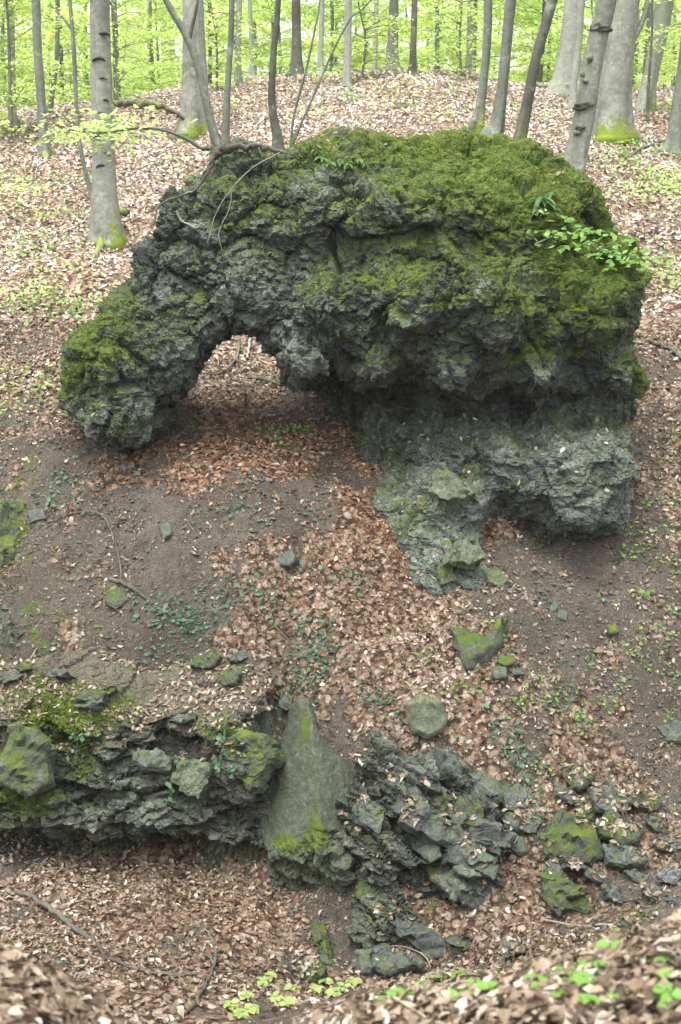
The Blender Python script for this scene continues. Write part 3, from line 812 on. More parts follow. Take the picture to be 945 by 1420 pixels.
# ------------------------------------------------------------------ stones traced where they lie
_hit0 = hit
def hit(u, v, dmin=8.0, dmax=120.0):
    """as before, but the soil-covered top of the cliff counts as ground"""
    if dmin >= 8 and u < 385 and 880 < v < 1060:
        q = on_rock(CLIFF_V, u, v, 5)
        if q is not None: return q
    return _hit0(u, v, dmin, dmax)
def unit(v): return Vector(v).normalized()

def stone_mesh(P, n, thick, rough=0.012, cuts=1, seed=0, back=0.85, bevel=0.12, bulge=0.0, dirv=None, facet=1.0):
    """P: outline points (world) on the front plane with normal n; body runs back along -n"""
    rng = random.Random(seed)
    c = sum(P, Vector()) / len(P)
    size = max((p - c).length for p in P)
    dirv = unit(dirv) if dirv is not None else n
    bm = bmesh.new()
    inner = [bm.verts.new(c + (p - c) * (1 - bevel) + n * (bulge * size + rng.uniform(-.25, .25) * rough)) for p in P]
    outer = [bm.verts.new(p - n * (bevel * size * .7) + Vector((rng.uniform(-1, 1), rng.uniform(-1, 1), rng.uniform(-1, 1))) * rough) for p in P]
    bk = [bm.verts.new(c + (p - c) * back - dirv * thick + Vector((rng.uniform(-1, 1), rng.uniform(-1, 1), rng.uniform(-1, 1))) * rough * 2) for p in P]
    m = len(P)
    bm.faces.new(inner); bm.faces.new(bk[::-1])
    for i in range(m):
        j = (i + 1) % m
        bm.faces.new((outer[i], outer[j], inner[j], inner[i]))
        bm.faces.new((bk[i], bk[j], outer[j], outer[i]))
    bmesh.ops.recalc_face_normals(bm, faces=bm.faces[:])
    bmesh.ops.triangulate(bm, faces=[f for f in bm.faces if len(f.verts) > 4])
    for _ in range(cuts):
        bmesh.ops.subdivide_edges(bm, edges=bm.edges[:], cuts=1, use_grid_fill=True)
    bm.normal_update()
    if cuts:
        pts = np.array([v.co[:] for v in bm.verts], np.float32)
        nz = fbm(pts * 6 + seed, 3, seed % 50) * rough * 1.3 + fbm(pts * 20 + seed, 2, seed % 50 + 3) * rough * .5
        f1, f2, cid, off = worley(pts / (size * .55) + seed * 3.7, seed % 40 + 5, True)
        nz = nz + ((off[:, 0] * np.cos(cid * 40) + off[:, 2] * np.sin(cid * 40)) * .9 + (cid - .5) * .6) * min(size * .13, .05) * facet
        nr = [v.normal.copy() for v in bm.verts]
        for v, k, q in zip(bm.verts, nz, nr): v.co += q * float(k)
    me = bpy.data.meshes.new('stone')
    bm.to_mesh(me); bm.free()
    return me

def on_plane(px, p0, n):
    out = []
    o = Vector((0, 0, CZ))
    for u, v in px:
        d = pix(u, v, 10.0) - o
        out.append(o + d * ((p0 - o).dot(n) / d.dot(n)))
    return out

def stone(name, px, mat, n=None, thick=0.3, proud=0.05, at=None, parent=None, rough=0.014, cuts=1, seed=1, bevel=.14, bulge=0.0, smooth=False, dirv=None, dmin=8.0, back=.85, facet=1.0):
    cu = sum(p[0] for p in px) / len(px); cv = sum(p[1] for p in px) / len(px)
    lowv = max(p[1] for p in px)
    n = unit(n if n is not None else (0, -.72, .69))
    p0 = Vector(at) if at is not None else hit(cu, .4 * cv + .6 * lowv, dmin) + n * proud
    P = on_plane(px, p0, n)
    me = stone_mesh(P, n, thick, rough, cuts, seed, back, bevel, bulge, dirv, facet)
    c = sum(P, Vector()) / len(P) - n * (thick * .5)
    me.transform(Matrix.Translation(-c))
    for f in me.polygons: f.use_smooth = smooth
    me.materials.append(mat)
    return add(name, me, parent, c)

def thing_stone(name, px, mat, label, cat='stone', group=None, **kw):
    return tag(stone(name, px, mat, **kw), label, cat, group)

for px, mt, n, p0, i in CB:
    stone('block', px, M[mt], n, .6, at=p0, parent=cliff, cuts=3, seed=340 + i, rough=.03, bevel=.12, bulge=.03, facet=1.1)

# slabs at the foot of the arch, parts of it
foot = [([(632, 752), (660, 744), (674, 770), (652, 784), (622, 778)], 'slab_green', (.2, -.8, .5), 12.74),
        ([(606, 786), (628, 784), (630, 806), (612, 808)], 'slab_mossy', (0, -.75, .65), 12.72),
        ([(600, 650), (612, 644), (634, 662), (664, 684), (650, 696), (612, 688), (594, 678)], 'slab_green', (-.25, -.75, .6), 13.08)]
for i, (px, mt, n, d) in enumerate(foot):
    cu = sum(q[0] for q in px) / len(px); cv = sum(q[1] for q in px) / len(px)
    stone('slab', px, M[mt], n, .45, at=pix(cu, cv, d), parent=arch, cuts=3, seed=40 + i, rough=.02, bevel=.06, facet=1.4)

# loose stones lying on the slope
thing_stone('mossy_block', [(560, 972), (585, 966), (612, 972), (617, 992), (612, 1015), (596, 1024), (572, 1018), (562, 998)], M['slab_green'], 'rounded grey-green block with a cap of bright moss sitting in leaf litter', 'boulder', n=(-.1, -.95, .22), thick=.32, proud=.16, cuts=2, seed=7, bulge=.06, bevel=.22, smooth=True)
thing_stone('mossy_stone', [(616, 868), (640, 872), (672, 880), (692, 868), (704, 852), (695, 888), (672, 912), (648, 922), (632, 902)], M['slab_mossy'], 'pointed triangular stone wholly covered in moss below the bare soil patch', 'boulder', n=(-.2, -.6, .75), thick=.3, proud=.09, cuts=2, seed=9, bulge=.1, bevel=.2, smooth=True)
thing_stone('stone', [(690, 906), (712, 908), (716, 918), (700, 924), (688, 918)], M['slab_mossy'], 'upper of three small round stones beside the moss covered triangular stone', 'stone', proud=.07, thick=.16, seed=11, bevel=.25, smooth=True)
thing_stone('stone', [(684, 926), (702, 924), (704, 938), (690, 942), (682, 936)], M['slab'], 'left lower of three small round stones below the triangular mossy stone', 'stone', proud=.07, thick=.16, seed=12, bevel=.25, smooth=True)
thing_stone('stone', [(706, 926), (726, 922), (728, 934), (712, 938)], M['slab'], 'bare grey stone, lower right of three below the triangular mossy stone', 'stone', proud=.06, thick=.16, seed=13, bevel=.25, smooth=True)
thing_stone('flat_stone', [(674, 790), (696, 786), (706, 800), (694, 814), (678, 808)], M['slab_green'], 'flat pale green stone half sunk in bare soil below the arch foot', 'stone', proud=.03, thick=.1, seed=14)
thing_stone('stone', [(760, 838), (772, 836), (774, 846), (762, 848)], M['slab'], 'left of two fist-sized grey stones on the bare soil patch', 'stone', proud=.05, thick=.12, seed=15, bevel=.25, smooth=True)
thing_stone('stone', [(775, 844), (788, 846), (786, 860), (774, 857)], M['slab'], 'right, slightly larger of two grey stones on the bare soil patch', 'stone', proud=.05, thick=.12, seed=16, bevel=.25, smooth=True)
thing_stone('stone', [(384, 768), (405, 760), (412, 772), (400, 786), (386, 782)], M['slab'], 'dark angular stone poking out of the leafy hump below the arch opening', 'stone', n=(-.3, -.7, .6), proud=.09, thick=.2, seed=17)
thing_stone('stone', [(842, 866), (855, 864), (857, 876), (845, 880)], M['slab_mossy'], 'small moss covered stone alone on the right of the bare soil', 'stone', proud=.06, thick=.12, seed=18, bevel=.25, smooth=True)
thing_stone('stone', [(220, 728), (236, 722), (240, 738), (228, 746)], M['slab'], 'small flat stone on the bare hump left of the arch opening', 'stone', proud=.05, thick=.1, seed=19)
thing_stone('stone', [(908, 1008), (930, 998), (950, 1000), (950, 1030), (925, 1028)], M['slab'], 'dark angular stone jutting from bare soil on the slope near ivy-free ground', 'stone', n=(-.4, -.7, .5), proud=.1, thick=.25, seed=20, cuts=2)
thing_stone('stone', [(148, 818), (170, 815), (178, 830), (160, 842), (146, 834)], M['slab_mossy'], 'brown mossy stone beside the dark root on the soil slope', 'stone', proud=.05, thick=.15, seed=21)
thing_stone('mossy_ledge', [(-30, 690), (10, 685), (32, 705), (30, 740), (20, 775), (-5, 790), (-40, 780)], M['slab_mossy'], 'bulging ledge thick with bright moss at the edge of the soil slope', 'boulder', n=(.3, -.7, .6), proud=.08, thick=.4, seed=22, cuts=3, bulge=.05, bevel=.2, rough=.035, facet=1.8)
thing_stone('stone', [(36, 708), (62, 702), (66, 718), (44, 724)], M['slab'], 'flat dark stone lying beside the moss covered ledge', 'stone', proud=.04, thick=.12, seed=23)
for i, (a, b) in enumerate([(158, 625), (172, 632), (182, 646), (170, 648), (190, 655)]):
    thing_stone('stone', [(a - 5, b - 3), (a + 4, b - 4), (a + 5, b + 3), (a - 3, b + 4)], M['slab_grey'], 'pale grey pebble scattered below the left foot of the arch', 'stone', 'pale pebbles below the arch foot', proud=.03, thick=.06, seed=60 + i, bevel=.25, smooth=True)

thing_stone('rock', [(-25, 952), (10, 944), (30, 965), (38, 1000), (30, 1030), (0, 1045), (-30, 1035)], M['slab_grey'], 'pale bluish-grey bare rock face above the mossy end of the slate cliff', 'rock', n=(.25, -.85, .35), proud=.12, thick=.4, seed=31, cuts=3, bevel=.1, at=pix(5, 990, 11.45))
# the leaning slab
LSO = [(398, 990), (408, 972), (426, 970), (440, 996), (450, 1024), (468, 1046), (494, 1060), (498, 1110), (486, 1160), (478, 1215), (455, 1275), (412, 1262), (380, 1205), (360, 1150), (360, 1095), (376, 1048), (388, 1018)]
R1, R2 = pix(430, 985, 11.5), pix(447, 1170, 10.66)
V, Q = rock_mass(LSO, 11.05, [(0, 0, 11)], lambda u: np.full(np.shape(u), 11.95), 0.018, 0.035, shear=-.36, ylo=10.2, yhi=12.2, bk=.08,
                 planes=[(R1, R2, pix(362, 1130, 11.3)), (R1, R2, pix(492, 1100, 11.2)), (pix(385, 1215, 11.05), pix(446, 1180, 10.64), pix(470, 1240, 10.85))])
u, v = proj(V[:, 0], V[:, 1], V[:, 2])
brk = sstep(1150, 1195, v + .25 * (u - 400))
V1, t1_ = slabby(V, Q, (.45, -.3, .85), .7, 610, 1.6, 3.0)
Nn = vnormals(V, Q)
f1, f2, cid, off = worley(V * 3.1, 640, True)
g1, g2, gid, go = worley(V * np.array([1.6, 1.6, 1.1]) + .1 * fbm(V * 4, 2, 3)[:, None], 650, True)
edge = sstep(-.14, -.02, poly_sdf(V[:, 0], V[:, 2], [(q.x, q.z) for q in (pix(a_, b_, 11.0) for a_, b_ in LSO)]))
V0 = V + Nn * (.006 * fbm(V * 5, 4, 611) + .035 * (gid - .5) * (.3 + .7 * edge) + .05 * (cid - .6) * edge + .006 * fbm(V * 22, 3, 612))[:, None]
V = V0 * (1 - brk[:, None]) + V1 * brk[:, None]
u, v = proj(V[:, 0], V[:, 1], V[:, 2])
ms = np.clip(blobs([(424, 1012, 8, 34, .75), (404, 1172, 22, 18, .7), (436, 1150, 12, 36, .7), (440, 1085, 6, 30, .55), (388, 1165, 12, 12, .45), (455, 1165, 16, 26, .55), (420, 1210, 20, 14, .35), (450, 1215, 18, 12, .3)], u, v) - .02, -.3, 1)
ls = tag(add('leaning_slab', mesh_np('leaning_slab', V, Q, {'moss': ms, 'tone': np.clip(.45 + .3 * (t1_ - .5) * brk + .2 * fbm(V * 1.5, 3, 4), 0, 1)}, False, [M['slab_smooth']])),
         'tall smooth leaning grey-green slab with a band of moss, at the cliff end', 'rock')

# the slate outcrop: many dipping slabs, each a part
REG = [(478, 1120), (500, 1085), (530, 1072), (580, 1090), (625, 1100), (660, 1130), (690, 1165), (692, 1240), (685, 1300), (640, 1330), (590, 1345), (530, 1330), (490, 1285), (470, 1220), (470, 1170)]
so = empty('slate_outcrop', hit(590, 1320), 'heap of dark slate slabs all dipping one way beside the leaning smooth slab', 'rock')
OC = [(500, 1095, 11.1), (560, 1080, 11.2), (640, 1115, 11.0), (490, 1150, 10.85), (540, 1130, 10.85), (590, 1145, 10.78), (660, 1170, 10.8), (480, 1220, 10.75), (530, 1200, 10.55), (580, 1200, 10.6), (620, 1200, 10.75), (650, 1220, 10.5), (690, 1240, 10.7),
      (520, 1270, 10.35), (570, 1270, 10.35), (605, 1260, 10.6), (640, 1280, 10.3), (680, 1290, 10.4), (540, 1320, 10.35), (600, 1320, 10.5), (640, 1325, 10.25), (600, 1345, 10.4)]
OUT = [(474, 1120), (498, 1085), (530, 1070), (580, 1084), (625, 1095), (660, 1125), (692, 1165), (694, 1240), (690, 1310), (650, 1350), (590, 1370), (530, 1360), (490, 1300), (468, 1220), (466, 1170)]
V, Q = rock_mass(OUT, 10.6, OC, lambda u: np.full(np.shape(u), 12.2), 0.02, 0.10, ylo=9.8, yhi=12.6)
V, tone = slabby(V, Q, (.5, .25, .83), 1.1, 520, 1.0, 3.2)
N = vnormals(V, Q)
u, v = proj(V[:, 0], V[:, 1], V[:, 2])
moss = np.clip(.06 + blobs([(500, 1150, 25, 18, .4), (550, 1145, 20, 15, .35), (525, 1265, 30, 25, .35), (580, 1300, 40, 30, .3), (625, 1190, 20, 20, .3), (650, 1310, 30, 12, .3)], u, v) + .16 * np.clip(N[:, 2], -.5, 1), 0, 1)
V = V - np.array(so.location, np.float32)
add('core', mesh_np('core', V, Q, {'moss': moss, 'tone': np.clip(tone * .8 + .1, 0, 1)}, False, [M['slate']]), so)
COREN = N
CORE = V + np.array(so.location, np.float32)
rng = random.Random(5)
cnt = 0
for k in range(400):
    mu, mv = rng.uniform(470, 700), rng.uniform(1075, 1345)
    if poly_sdf(np.array([mu]), np.array([mv]), REG)[0] > -4: continue
    if 490 < mu < 575 and 1185 < mv < 1260 and rng.random() < .8: continue
    q = on_rock(CORE, mu, mv, 5)
    if q is None: continue
    ang = math.radians(27 + rng.gauss(0, 7))
    dx, dy = math.cos(ang), math.sin(ang)
    ln, th = rng.uniform(50, 100) * (.65 + .35 * (mu > 560)), rng.uniform(20, 36)
    j = lambda s: rng.uniform(-s, s)
    c_ = lambda a, b: (mu + dx * a - dy * b, mv + dy * a + dx * b)
    px = [c_(-ln * .5 + j(6), -th * .4 + j(3)), c_(-ln * .1 + j(8), -th * .5 + j(3)), c_(ln * .3 + j(6), -th * .45 + j(3)), c_(ln * .5 + j(8), -th * .1 + j(4)), c_(ln * .45 + j(8), th * .5 + j(3)), c_(0 + j(8), th * .55 + j(4)), c_(-ln * .4 + j(6), th * .4 + j(3))]
    kq = int(np.argmin(((CORE - np.array(q[:], np.float32)) ** 2).sum(1)))
    cn = COREN[kq]
    n = (cn[0] * .4 + j(.2), min(cn[1] * .4 - .42, -.2) + j(.1), cn[2] * .3 + .38 + j(.22))
    o = stone('slab', px, M['slab_mossy' if rng.random() < .25 else 'slab'], n, .4, at=q + Vector((0, -.012 - rng.random() * .035, .01)), seed=200 + cnt, cuts=3, rough=.014, bevel=.09, back=.95, dirv=(.05, -.72, .5), facet=1.4)
    o.parent = so; o.location = Vector(o.location) - Vector(so.location)
    cnt += 1
    if cnt >= 15: break

# single rocks right of the outcrop
RB = [
 ([(626, 1098), (642, 1086), (656, 1098), (672, 1112), (664, 1136), (648, 1150), (634, 1128)], 'slab_mossy', 'mossy angular block tilted beside a dark open slab above the slate heap', (-.35, -.75, .55), .18, .4),
 ([(652, 1074), (668, 1078), (695, 1096), (702, 1112), (688, 1120), (668, 1112), (655, 1092)], 'slab', 'dark slab leaning over against the mossy angular block', (.1, -.9, .3), .16, .12),
 ([(700, 1082), (716, 1080), (740, 1096), (744, 1112), (728, 1124), (704, 1122), (698, 1102)], 'slab', 'flat grey slab with ivy trailing down its face', (.05, -.75, .65), .07, .3),
 ([(692, 1136), (712, 1128), (728, 1136), (722, 1152), (700, 1150)], 'slab', 'grey stone wedged below the flat slab with trailing ivy', (0, -.75, .65), .08, .25),
 ([(728, 1132), (745, 1122), (752, 1136), (740, 1148), (726, 1148)], 'slab', 'dull stone between the ivy slab and the broad mossy block', (0, -.7, .7), .06, .25),
 ([(762, 1130), (784, 1122), (812, 1138), (832, 1162), (836, 1190), (820, 1202), (784, 1198), (756, 1186), (754, 1160)], 'slab_mossy', 'broad sloping block, its top grey and its lower half mossy', (-.1, -.7, .7), .16, .55),
 ([(784, 1188), (800, 1192), (818, 1202), (812, 1208), (786, 1204)], 'slab', 'thin grey ledge sticking out under the broad mossy block', (0, -.8, .5), .17, .3),
 ([(774, 1066), (796, 1064), (820, 1070), (822, 1084), (806, 1092), (784, 1088)], 'slab_mossy', 'upper mossy rock of the right-hand rock group', (-.2, -.7, .7), .1, .35),
 ([(820, 1094), (840, 1082), (860, 1092), (872, 1108), (868, 1122), (840, 1126), (824, 1116)], 'slab', 'bare grey peaked boulder in the middle of the right-hand rock group', (-.1, -.8, .55), .2, .45),
 ([(868, 1104), (884, 1096), (908, 1098), (916, 1112), (904, 1124), (880, 1122)], 'slab_mossy', 'low moss covered knob at the outer end of the right-hand rock group', (.1, -.65, .75), .1, .3),
 ([(832, 1134), (850, 1128), (878, 1140), (896, 1152), (884, 1166), (850, 1164), (836, 1154)], 'slab_mossy', 'mossy wedge below the grey peaked boulder', (.1, -.75, .62), .16, .45),
 ([(800, 1106), (818, 1112), (826, 1136), (812, 1146), (800, 1130)], 'slab_mossy', 'narrow green rock between the peaked boulder and the broad block', (-.2, -.7, .65), .06, .3),
 ([(838, 1164), (862, 1172), (890, 1182), (898, 1194), (868, 1202), (840, 1198)], 'slab', 'split grey slab with dark cracks below the mossy wedge', (0, -.8, .55), .14, .4),
 ([(748, 1212), (772, 1214), (800, 1226), (812, 1238), (788, 1244), (790, 1262), (770, 1270), (752, 1246)], 'slab_mossy', 'dark mossy slab standing on edge beside wet black leaves', (-.2, -.8, .5), .16, .4),
 ([(890, 1222), (906, 1224), (932, 1240), (938, 1252), (912, 1252), (894, 1242)], 'slab', 'flat blue-grey slab lying beyond the wet black leaves', (0, -.6, .8), .08, .15),
 ([(918, 1210), (930, 1204), (940, 1212), (936, 1222), (920, 1220)], 'slab_grey', 'small pale grey stone next to the flat blue-grey slab', (0, -.7, .7), .08, .15),
 ([(862, 1264), (880, 1256), (896, 1264), (898, 1284), (880, 1290), (864, 1282)], 'slab_mossy', 'yellow-green mossy knob at the stream edge near the foot of the slope', (0, -.7, .7), .14, .3),
 ([(700, 1310), (716, 1300), (726, 1312), (716, 1326), (702, 1324)], 'slab', 'small dark stone at the lower corner of the slate heap', (0, -.7, .7), .1, .25),
 ([(418, 1338), (432, 1330), (446, 1338), (448, 1352), (430, 1358), (418, 1352)], 'slab_mossy', 'yellow-green mossy knob at the brink where the gully drops', (0, -.7, .7), .12, .3),
 ([(500, 1320), (535, 1312), (570, 1320), (590, 1338), (550, 1350), (505, 1342)], 'slab', 'flat shaded slab at the bottom of the slate heap', (0, -.6, .8), .12, .3),
 ([(432, 1278), (444, 1284), (452, 1310), (462, 1340), (448, 1342), (438, 1318)], 'slab_mossy', 'narrow upright mossy fin of rock below the leaning slab', (-.5, -.7, .4), .12, .4),
 ([(905, 1165), (935, 1162), (950, 1172), (930, 1182), (908, 1178)], 'slab', 'low flat stone among leaves beyond the right-hand rock group', (0, -.7, .7), .05, .2),
]
RBO = []
for i, (px, mt, lab, n, pr, th) in enumerate(RB):
    RBO.append(thing_stone('rock', px, M[mt], lab, 'rock', n=(n[0] + random.Random(i).uniform(-.3, .3), n[1], n[2] + random.Random(i + 50).uniform(-.2, .15)), proud=pr * 1.05, thick=th + .2, bulge=.05, seed=400 + i, cuts=3, rough=.022, bevel=.16, dmin=8.5, facet=1.25))

for i, (a, b) in enumerate([(790, 1104), (814, 1152), (862, 1150), (906, 1140), (768, 1206), (828, 1216), (852, 1240), (882, 1214), (716, 1168), (690, 1164), (866, 1180), (806, 1254)]):
    rr = random.Random(900 + i)
    w_, h_ = rr.uniform(11, 22), rr.uniform(8, 15)
    px = [(a + w_ * math.cos(t_) * rr.uniform(.75, 1.15) + .3 * h_ * math.sin(t_), b + h_ * math.sin(t_) * rr.uniform(.75, 1.2) + .3 * w_ * math.cos(t_)) for t_ in np.linspace(0, 5.5, 7)]
    RBO.append(thing_stone('wedged_rock', px, M['slab_mossy' if rr.random() < .35 else 'slab'], 'small dark damp rock wedged between the larger rocks beside the slate heap', 'rock', 'small rocks wedged among the larger ones', n=(rr.uniform(-.3, .3), -.72, .6), proud=rr.uniform(.04, .12), thick=.4, seed=950 + i, cuts=2, bevel=.18, bulge=.06, dmin=8.5, facet=1.4))

for i in range(15):
    rr = random.Random(1200 + i)
    a = rr.uniform(0, 400); b = np.interp(a, [0, 130, 240, 400], [925, 975, 975, 965]) + rr.uniform(-60, 45)
    if 175 < a < 225 and b > 950: continue
    w_, h_ = rr.uniform(9, 24), rr.uniform(5, 11)
    px = [(a + w_ * math.cos(t_) * rr.uniform(.75, 1.15), b + h_ * math.sin(t_) * rr.uniform(.75, 1.2) - .15 * w_ * math.cos(t_)) for t_ in np.linspace(0, 5.5, 7)]
    thing_stone('rock_ledge', px, M['slab_mossy' if rr.random() < .5 else 'slab'], 'small dark ledge of rock poking out of the soil above the slate cliff', 'rock', 'small ledges in the soil above the cliff', n=(rr.uniform(-.3, .3), -.75, .5), proud=rr.uniform(.05, .11), thick=.35, seed=1250 + i, cuts=2, bevel=.1, dmin=8.5, facet=1.3)

# small debris on the bare soil and stream bed, nobody could count it
def debris(n, seed):
    rng = np.random.default_rng(seed)
    yy = rng.uniform(9.4, 14.8, n * 6); xx = rng.uniform(-.3, .3, n * 6) * yy
    zz = ground(xx, yy)
    li, mo, we = cover(xx, yy, zz)
    k = np.nonzero(rng.random(n * 6) < np.clip(1.05 - li, .06, 1))[0][:n]
    C = np.stack([xx[k], yy[k], zz[k]], 1); m = len(k)
    base = np.array([(1, 0, 0), (-.9, .1, .1), (.1, 1, -.1), (0, -.9, 0), (.1, 0, .7), (0, .1, -.7)])
    tri = np.array([(0, 2, 4), (2, 1, 4), (1, 3, 4), (3, 0, 4), (2, 0, 5), (1, 2, 5), (3, 1, 5), (0, 3, 5)])
    s = 0.008 + 0.03 * rng.random(m) ** 4
    ang = rng.uniform(0, 6.3, m)
    B = base[None] * rng.uniform(.6, 1.3, (m, 6, 3)) * s[:, None, None]
    ca, sa = np.cos(ang)[:, None], np.sin(ang)[:, None]
    Vp = np.stack([B[..., 0] * ca - B[..., 1] * sa, B[..., 0] * sa + B[..., 1] * ca, B[..., 2]], -1) + C[:, None]
    T = tri[None] + (np.arange(m) * 6)[:, None, None]
    o = add('scattered_pebbles', mesh_np('scattered_pebbles', Vp.reshape(-1, 3), T.reshape(-1, 3), None, False, [M['slab']]))
    return tag(o, 'fine stone chips scattered over the bare soil', 'gravel', kind='stuff')
debris(9000, 4)

# ------------------------------------------------------------------ leaf litter
def litter(name, label, y0, y1, dens, size, seed, tilt=.55, tm=.5, pw=1.0, half=.42):
    rng = np.random.default_rng(seed)
    n = int((y1 * y1 - y0 * y0) * half * dens)
    yy = np.sqrt(rng.uniform(y0 * y0, y1 * y1, n)); xx = rng.uniform(-half, half, n) * yy
    zz = ground(xx, yy)
    li, mo, we = cover(xx, yy, zz)
    keep = rng.random(n) < np.clip(li, .15, 1) ** pw * np.clip(1.25 - mo * 1.6, 0, 1)
    xx, yy, zz, we, li = xx[keep], yy[keep], zz[keep], we[keep], li[keep]
    n = len(xx)
    N = gnormal(xx, yy) + rng.normal(0, tilt, (n, 3))
    C = np.stack([xx, yy, zz + rng.uniform(.004, .035, n)], 1)
    D = rng.normal(0, 1, (n, 3))
    L = size * (.45 + 1.15 * rng.random(n) ** 1.4); W = L * rng.uniform(.5, .72, n)
    tone = rng.normal(tm, .23, n) + .16 * fbm(C * np.array([.8, .8, 0]), 3, 41)
    tone = tone + np.where(we > 0, -.10 * we, .34 * we)
    v, f, k = leaves(C, N, D, L, W, .22, .22, 'oval', seed)
    return tag(add(name, mesh_np(name, v, f, {'tone': np.repeat(np.clip(tone, 0, 1), k), 'red': np.repeat(np.clip(we, 0, 1), k)}, False, [M['litter']])), label, 'leaf litter', kind='stuff')
litter('leaf_litter', 'brown fallen beech leaves on the gully floor and the slope below the arch', 9.0, 17.0, 1350, .044, 1, tm=.42)
litter('leaf_litter', 'fallen leaves toned lighter for the bright light on the hillside behind the arch', 17.0, 36.0, 260, .070, 2, tm=.80)  # raised tone puts the hillside's brighter light into the leaf colour
litter('leaf_litter', 'fallen leaves on the hidden flank of the near bank', 5.2, 9.0, 260, .06, 4, half=.6)
litter('leaf_litter', 'large pale fallen leaves on the bank in the foreground', 2.2, 5.2, 2300, .042, 3, tm=.37, half=.85)

# crumbs of leaf on the bare soil
rng = np.random.default_rng(55)
n = 26000
yy = rng.uniform(9.6, 15.5, n); xx = rng.uniform(-.3, .3, n) * yy; zz = ground(xx, yy)
li, mo, we = cover(xx, yy, zz)
kp = rng.random(n) < np.clip(1.1 - li, .05, .75)
xx, yy, zz = xx[kp], yy[kp], zz[kp]; n = len(xx)
L = rng.uniform(.008, .03, n)
v, f, k = leaves(np.stack([xx, yy, zz + .008], 1), gnormal(xx, yy) + rng.normal(0, .4, (n, 3)), rng.normal(0, 1, (n, 3)), L, L * rng.uniform(.15, .7, n), .2, .2, 'diamond', 5)
tag(add('leaf_crumbs', mesh_np('leaf_crumbs', v, f, {'tone': np.repeat(np.clip(rng.normal(.5, .3, n), 0, 1), k)}, False, [M['litter']])), 'crumbs of leaf and bark strewn over the bare soil', 'leaf crumbs', kind='stuff')

# moss growing on the soil
rng = np.random.default_rng(66)
n = 160000
yy = rng.uniform(9.6, 16, n); xx = rng.uniform(-.3, .3, n) * yy; zz = ground(xx, yy)
li, mo, we = cover(xx, yy, zz)
P3 = np.stack([xx, yy, zz], 1)
kp = (mo + .5 * fbm(P3 * 6, 3, 71) > .42) & (rng.random(n) < .5)
P3 = P3[kp]; xx, yy = xx[kp], yy[kp]; n = len(P3)
L = rng.uniform(.012, .032, n)
D = gnormal(xx, yy) + rng.normal(0, .6, (n, 3))
v, f, k = leaves(P3 + D * .008, rng.normal(0, 1, (n, 3)), D, L, L * .5, .1, .1, 'diamond', 6)
tag(add('ground_moss', mesh_np('ground_moss', v, f, {'tone': np.repeat(np.clip(rng.normal(.5, .25, n), 0, 1), k)}, False, [M['moss_tuft']])), 'patches of green moss creeping over the soil slope', 'moss', kind='stuff')

def on_top(name, RV, RN, sel, n, seed, parent, size=.065):
    rng = np.random.default_rng(seed)
    k = np.nonzero(sel)[0]
    if len(k) == 0: return
    k = rng.choice(k, n)
    C = RV[k] + np.array([0, 0, .012]) + rng.normal(0, .01, (n, 3))
    L = size * rng.uniform(.65, 1.3, n)
    v, f, q = leaves(C, RN[k] + rng.normal(0, .4, (n, 3)), rng.normal(0, 1, (n, 3)), L, L * .6, .2, .2, 'oval', seed)
    return tag(add(name, mesh_np(name, v, f, {'tone': np.repeat(np.clip(rng.normal(.5, .2, n), 0, 1), q)}, False, [M['litter']])),
               'fallen leaves caught on ' + parent, 'leaf litter', kind='stuff')
pu, pv = proj(ARCH_V[:, 0], ARCH_V[:, 1], ARCH_V[:, 2])
w = (ARCH_N[:, 2] > .72) & (((pu > 400) & (pu < 590) & (pv < 225)) | (pv > 560) | ((pu > 730) & (pu < 790) & (pv < 270)) | (ARCH_V[:, 1] > 15))
on_top('leaf_litter', ARCH_V, ARCH_N, w, 900, 11, 'the flat top and ledges of the rock arch')
pu, pv = proj(CLIFF_V[:, 0], CLIFF_V[:, 1], CLIFF_V[:, 2])
on_top('leaf_litter', CLIFF_V, CLIFF_N, (CLIFF_N[:, 2] > .5) & (pv < 1055) & (pv > 900) & (fbm(CLIFF_V * 1.6, 3, 77) > -.5), 4300, 12, 'the ledges of the low slate cliff', .05)
# leaves lodged in the slate heap
rng = np.random.default_rng(21)
bpy.context.view_layer.update()
SV, SN = [], []
for o in list(so.children) + RBO:
    mw = o.matrix_world
    for f in o.data.polygons:
        if f.normal.z > .55:
            SV.append((mw @ f.center)[:]); SN.append(f.normal[:])
SV, SN = np.array(SV), np.array(SN)
pu, pv = proj(SV[:, 0], SV[:, 1], SV[:, 2])
on_top('leaf_litter', SV, SN, fbm(SV * 3, 2, 3) > .05, 1500, 13, 'the slate heap and the rocks beside it')

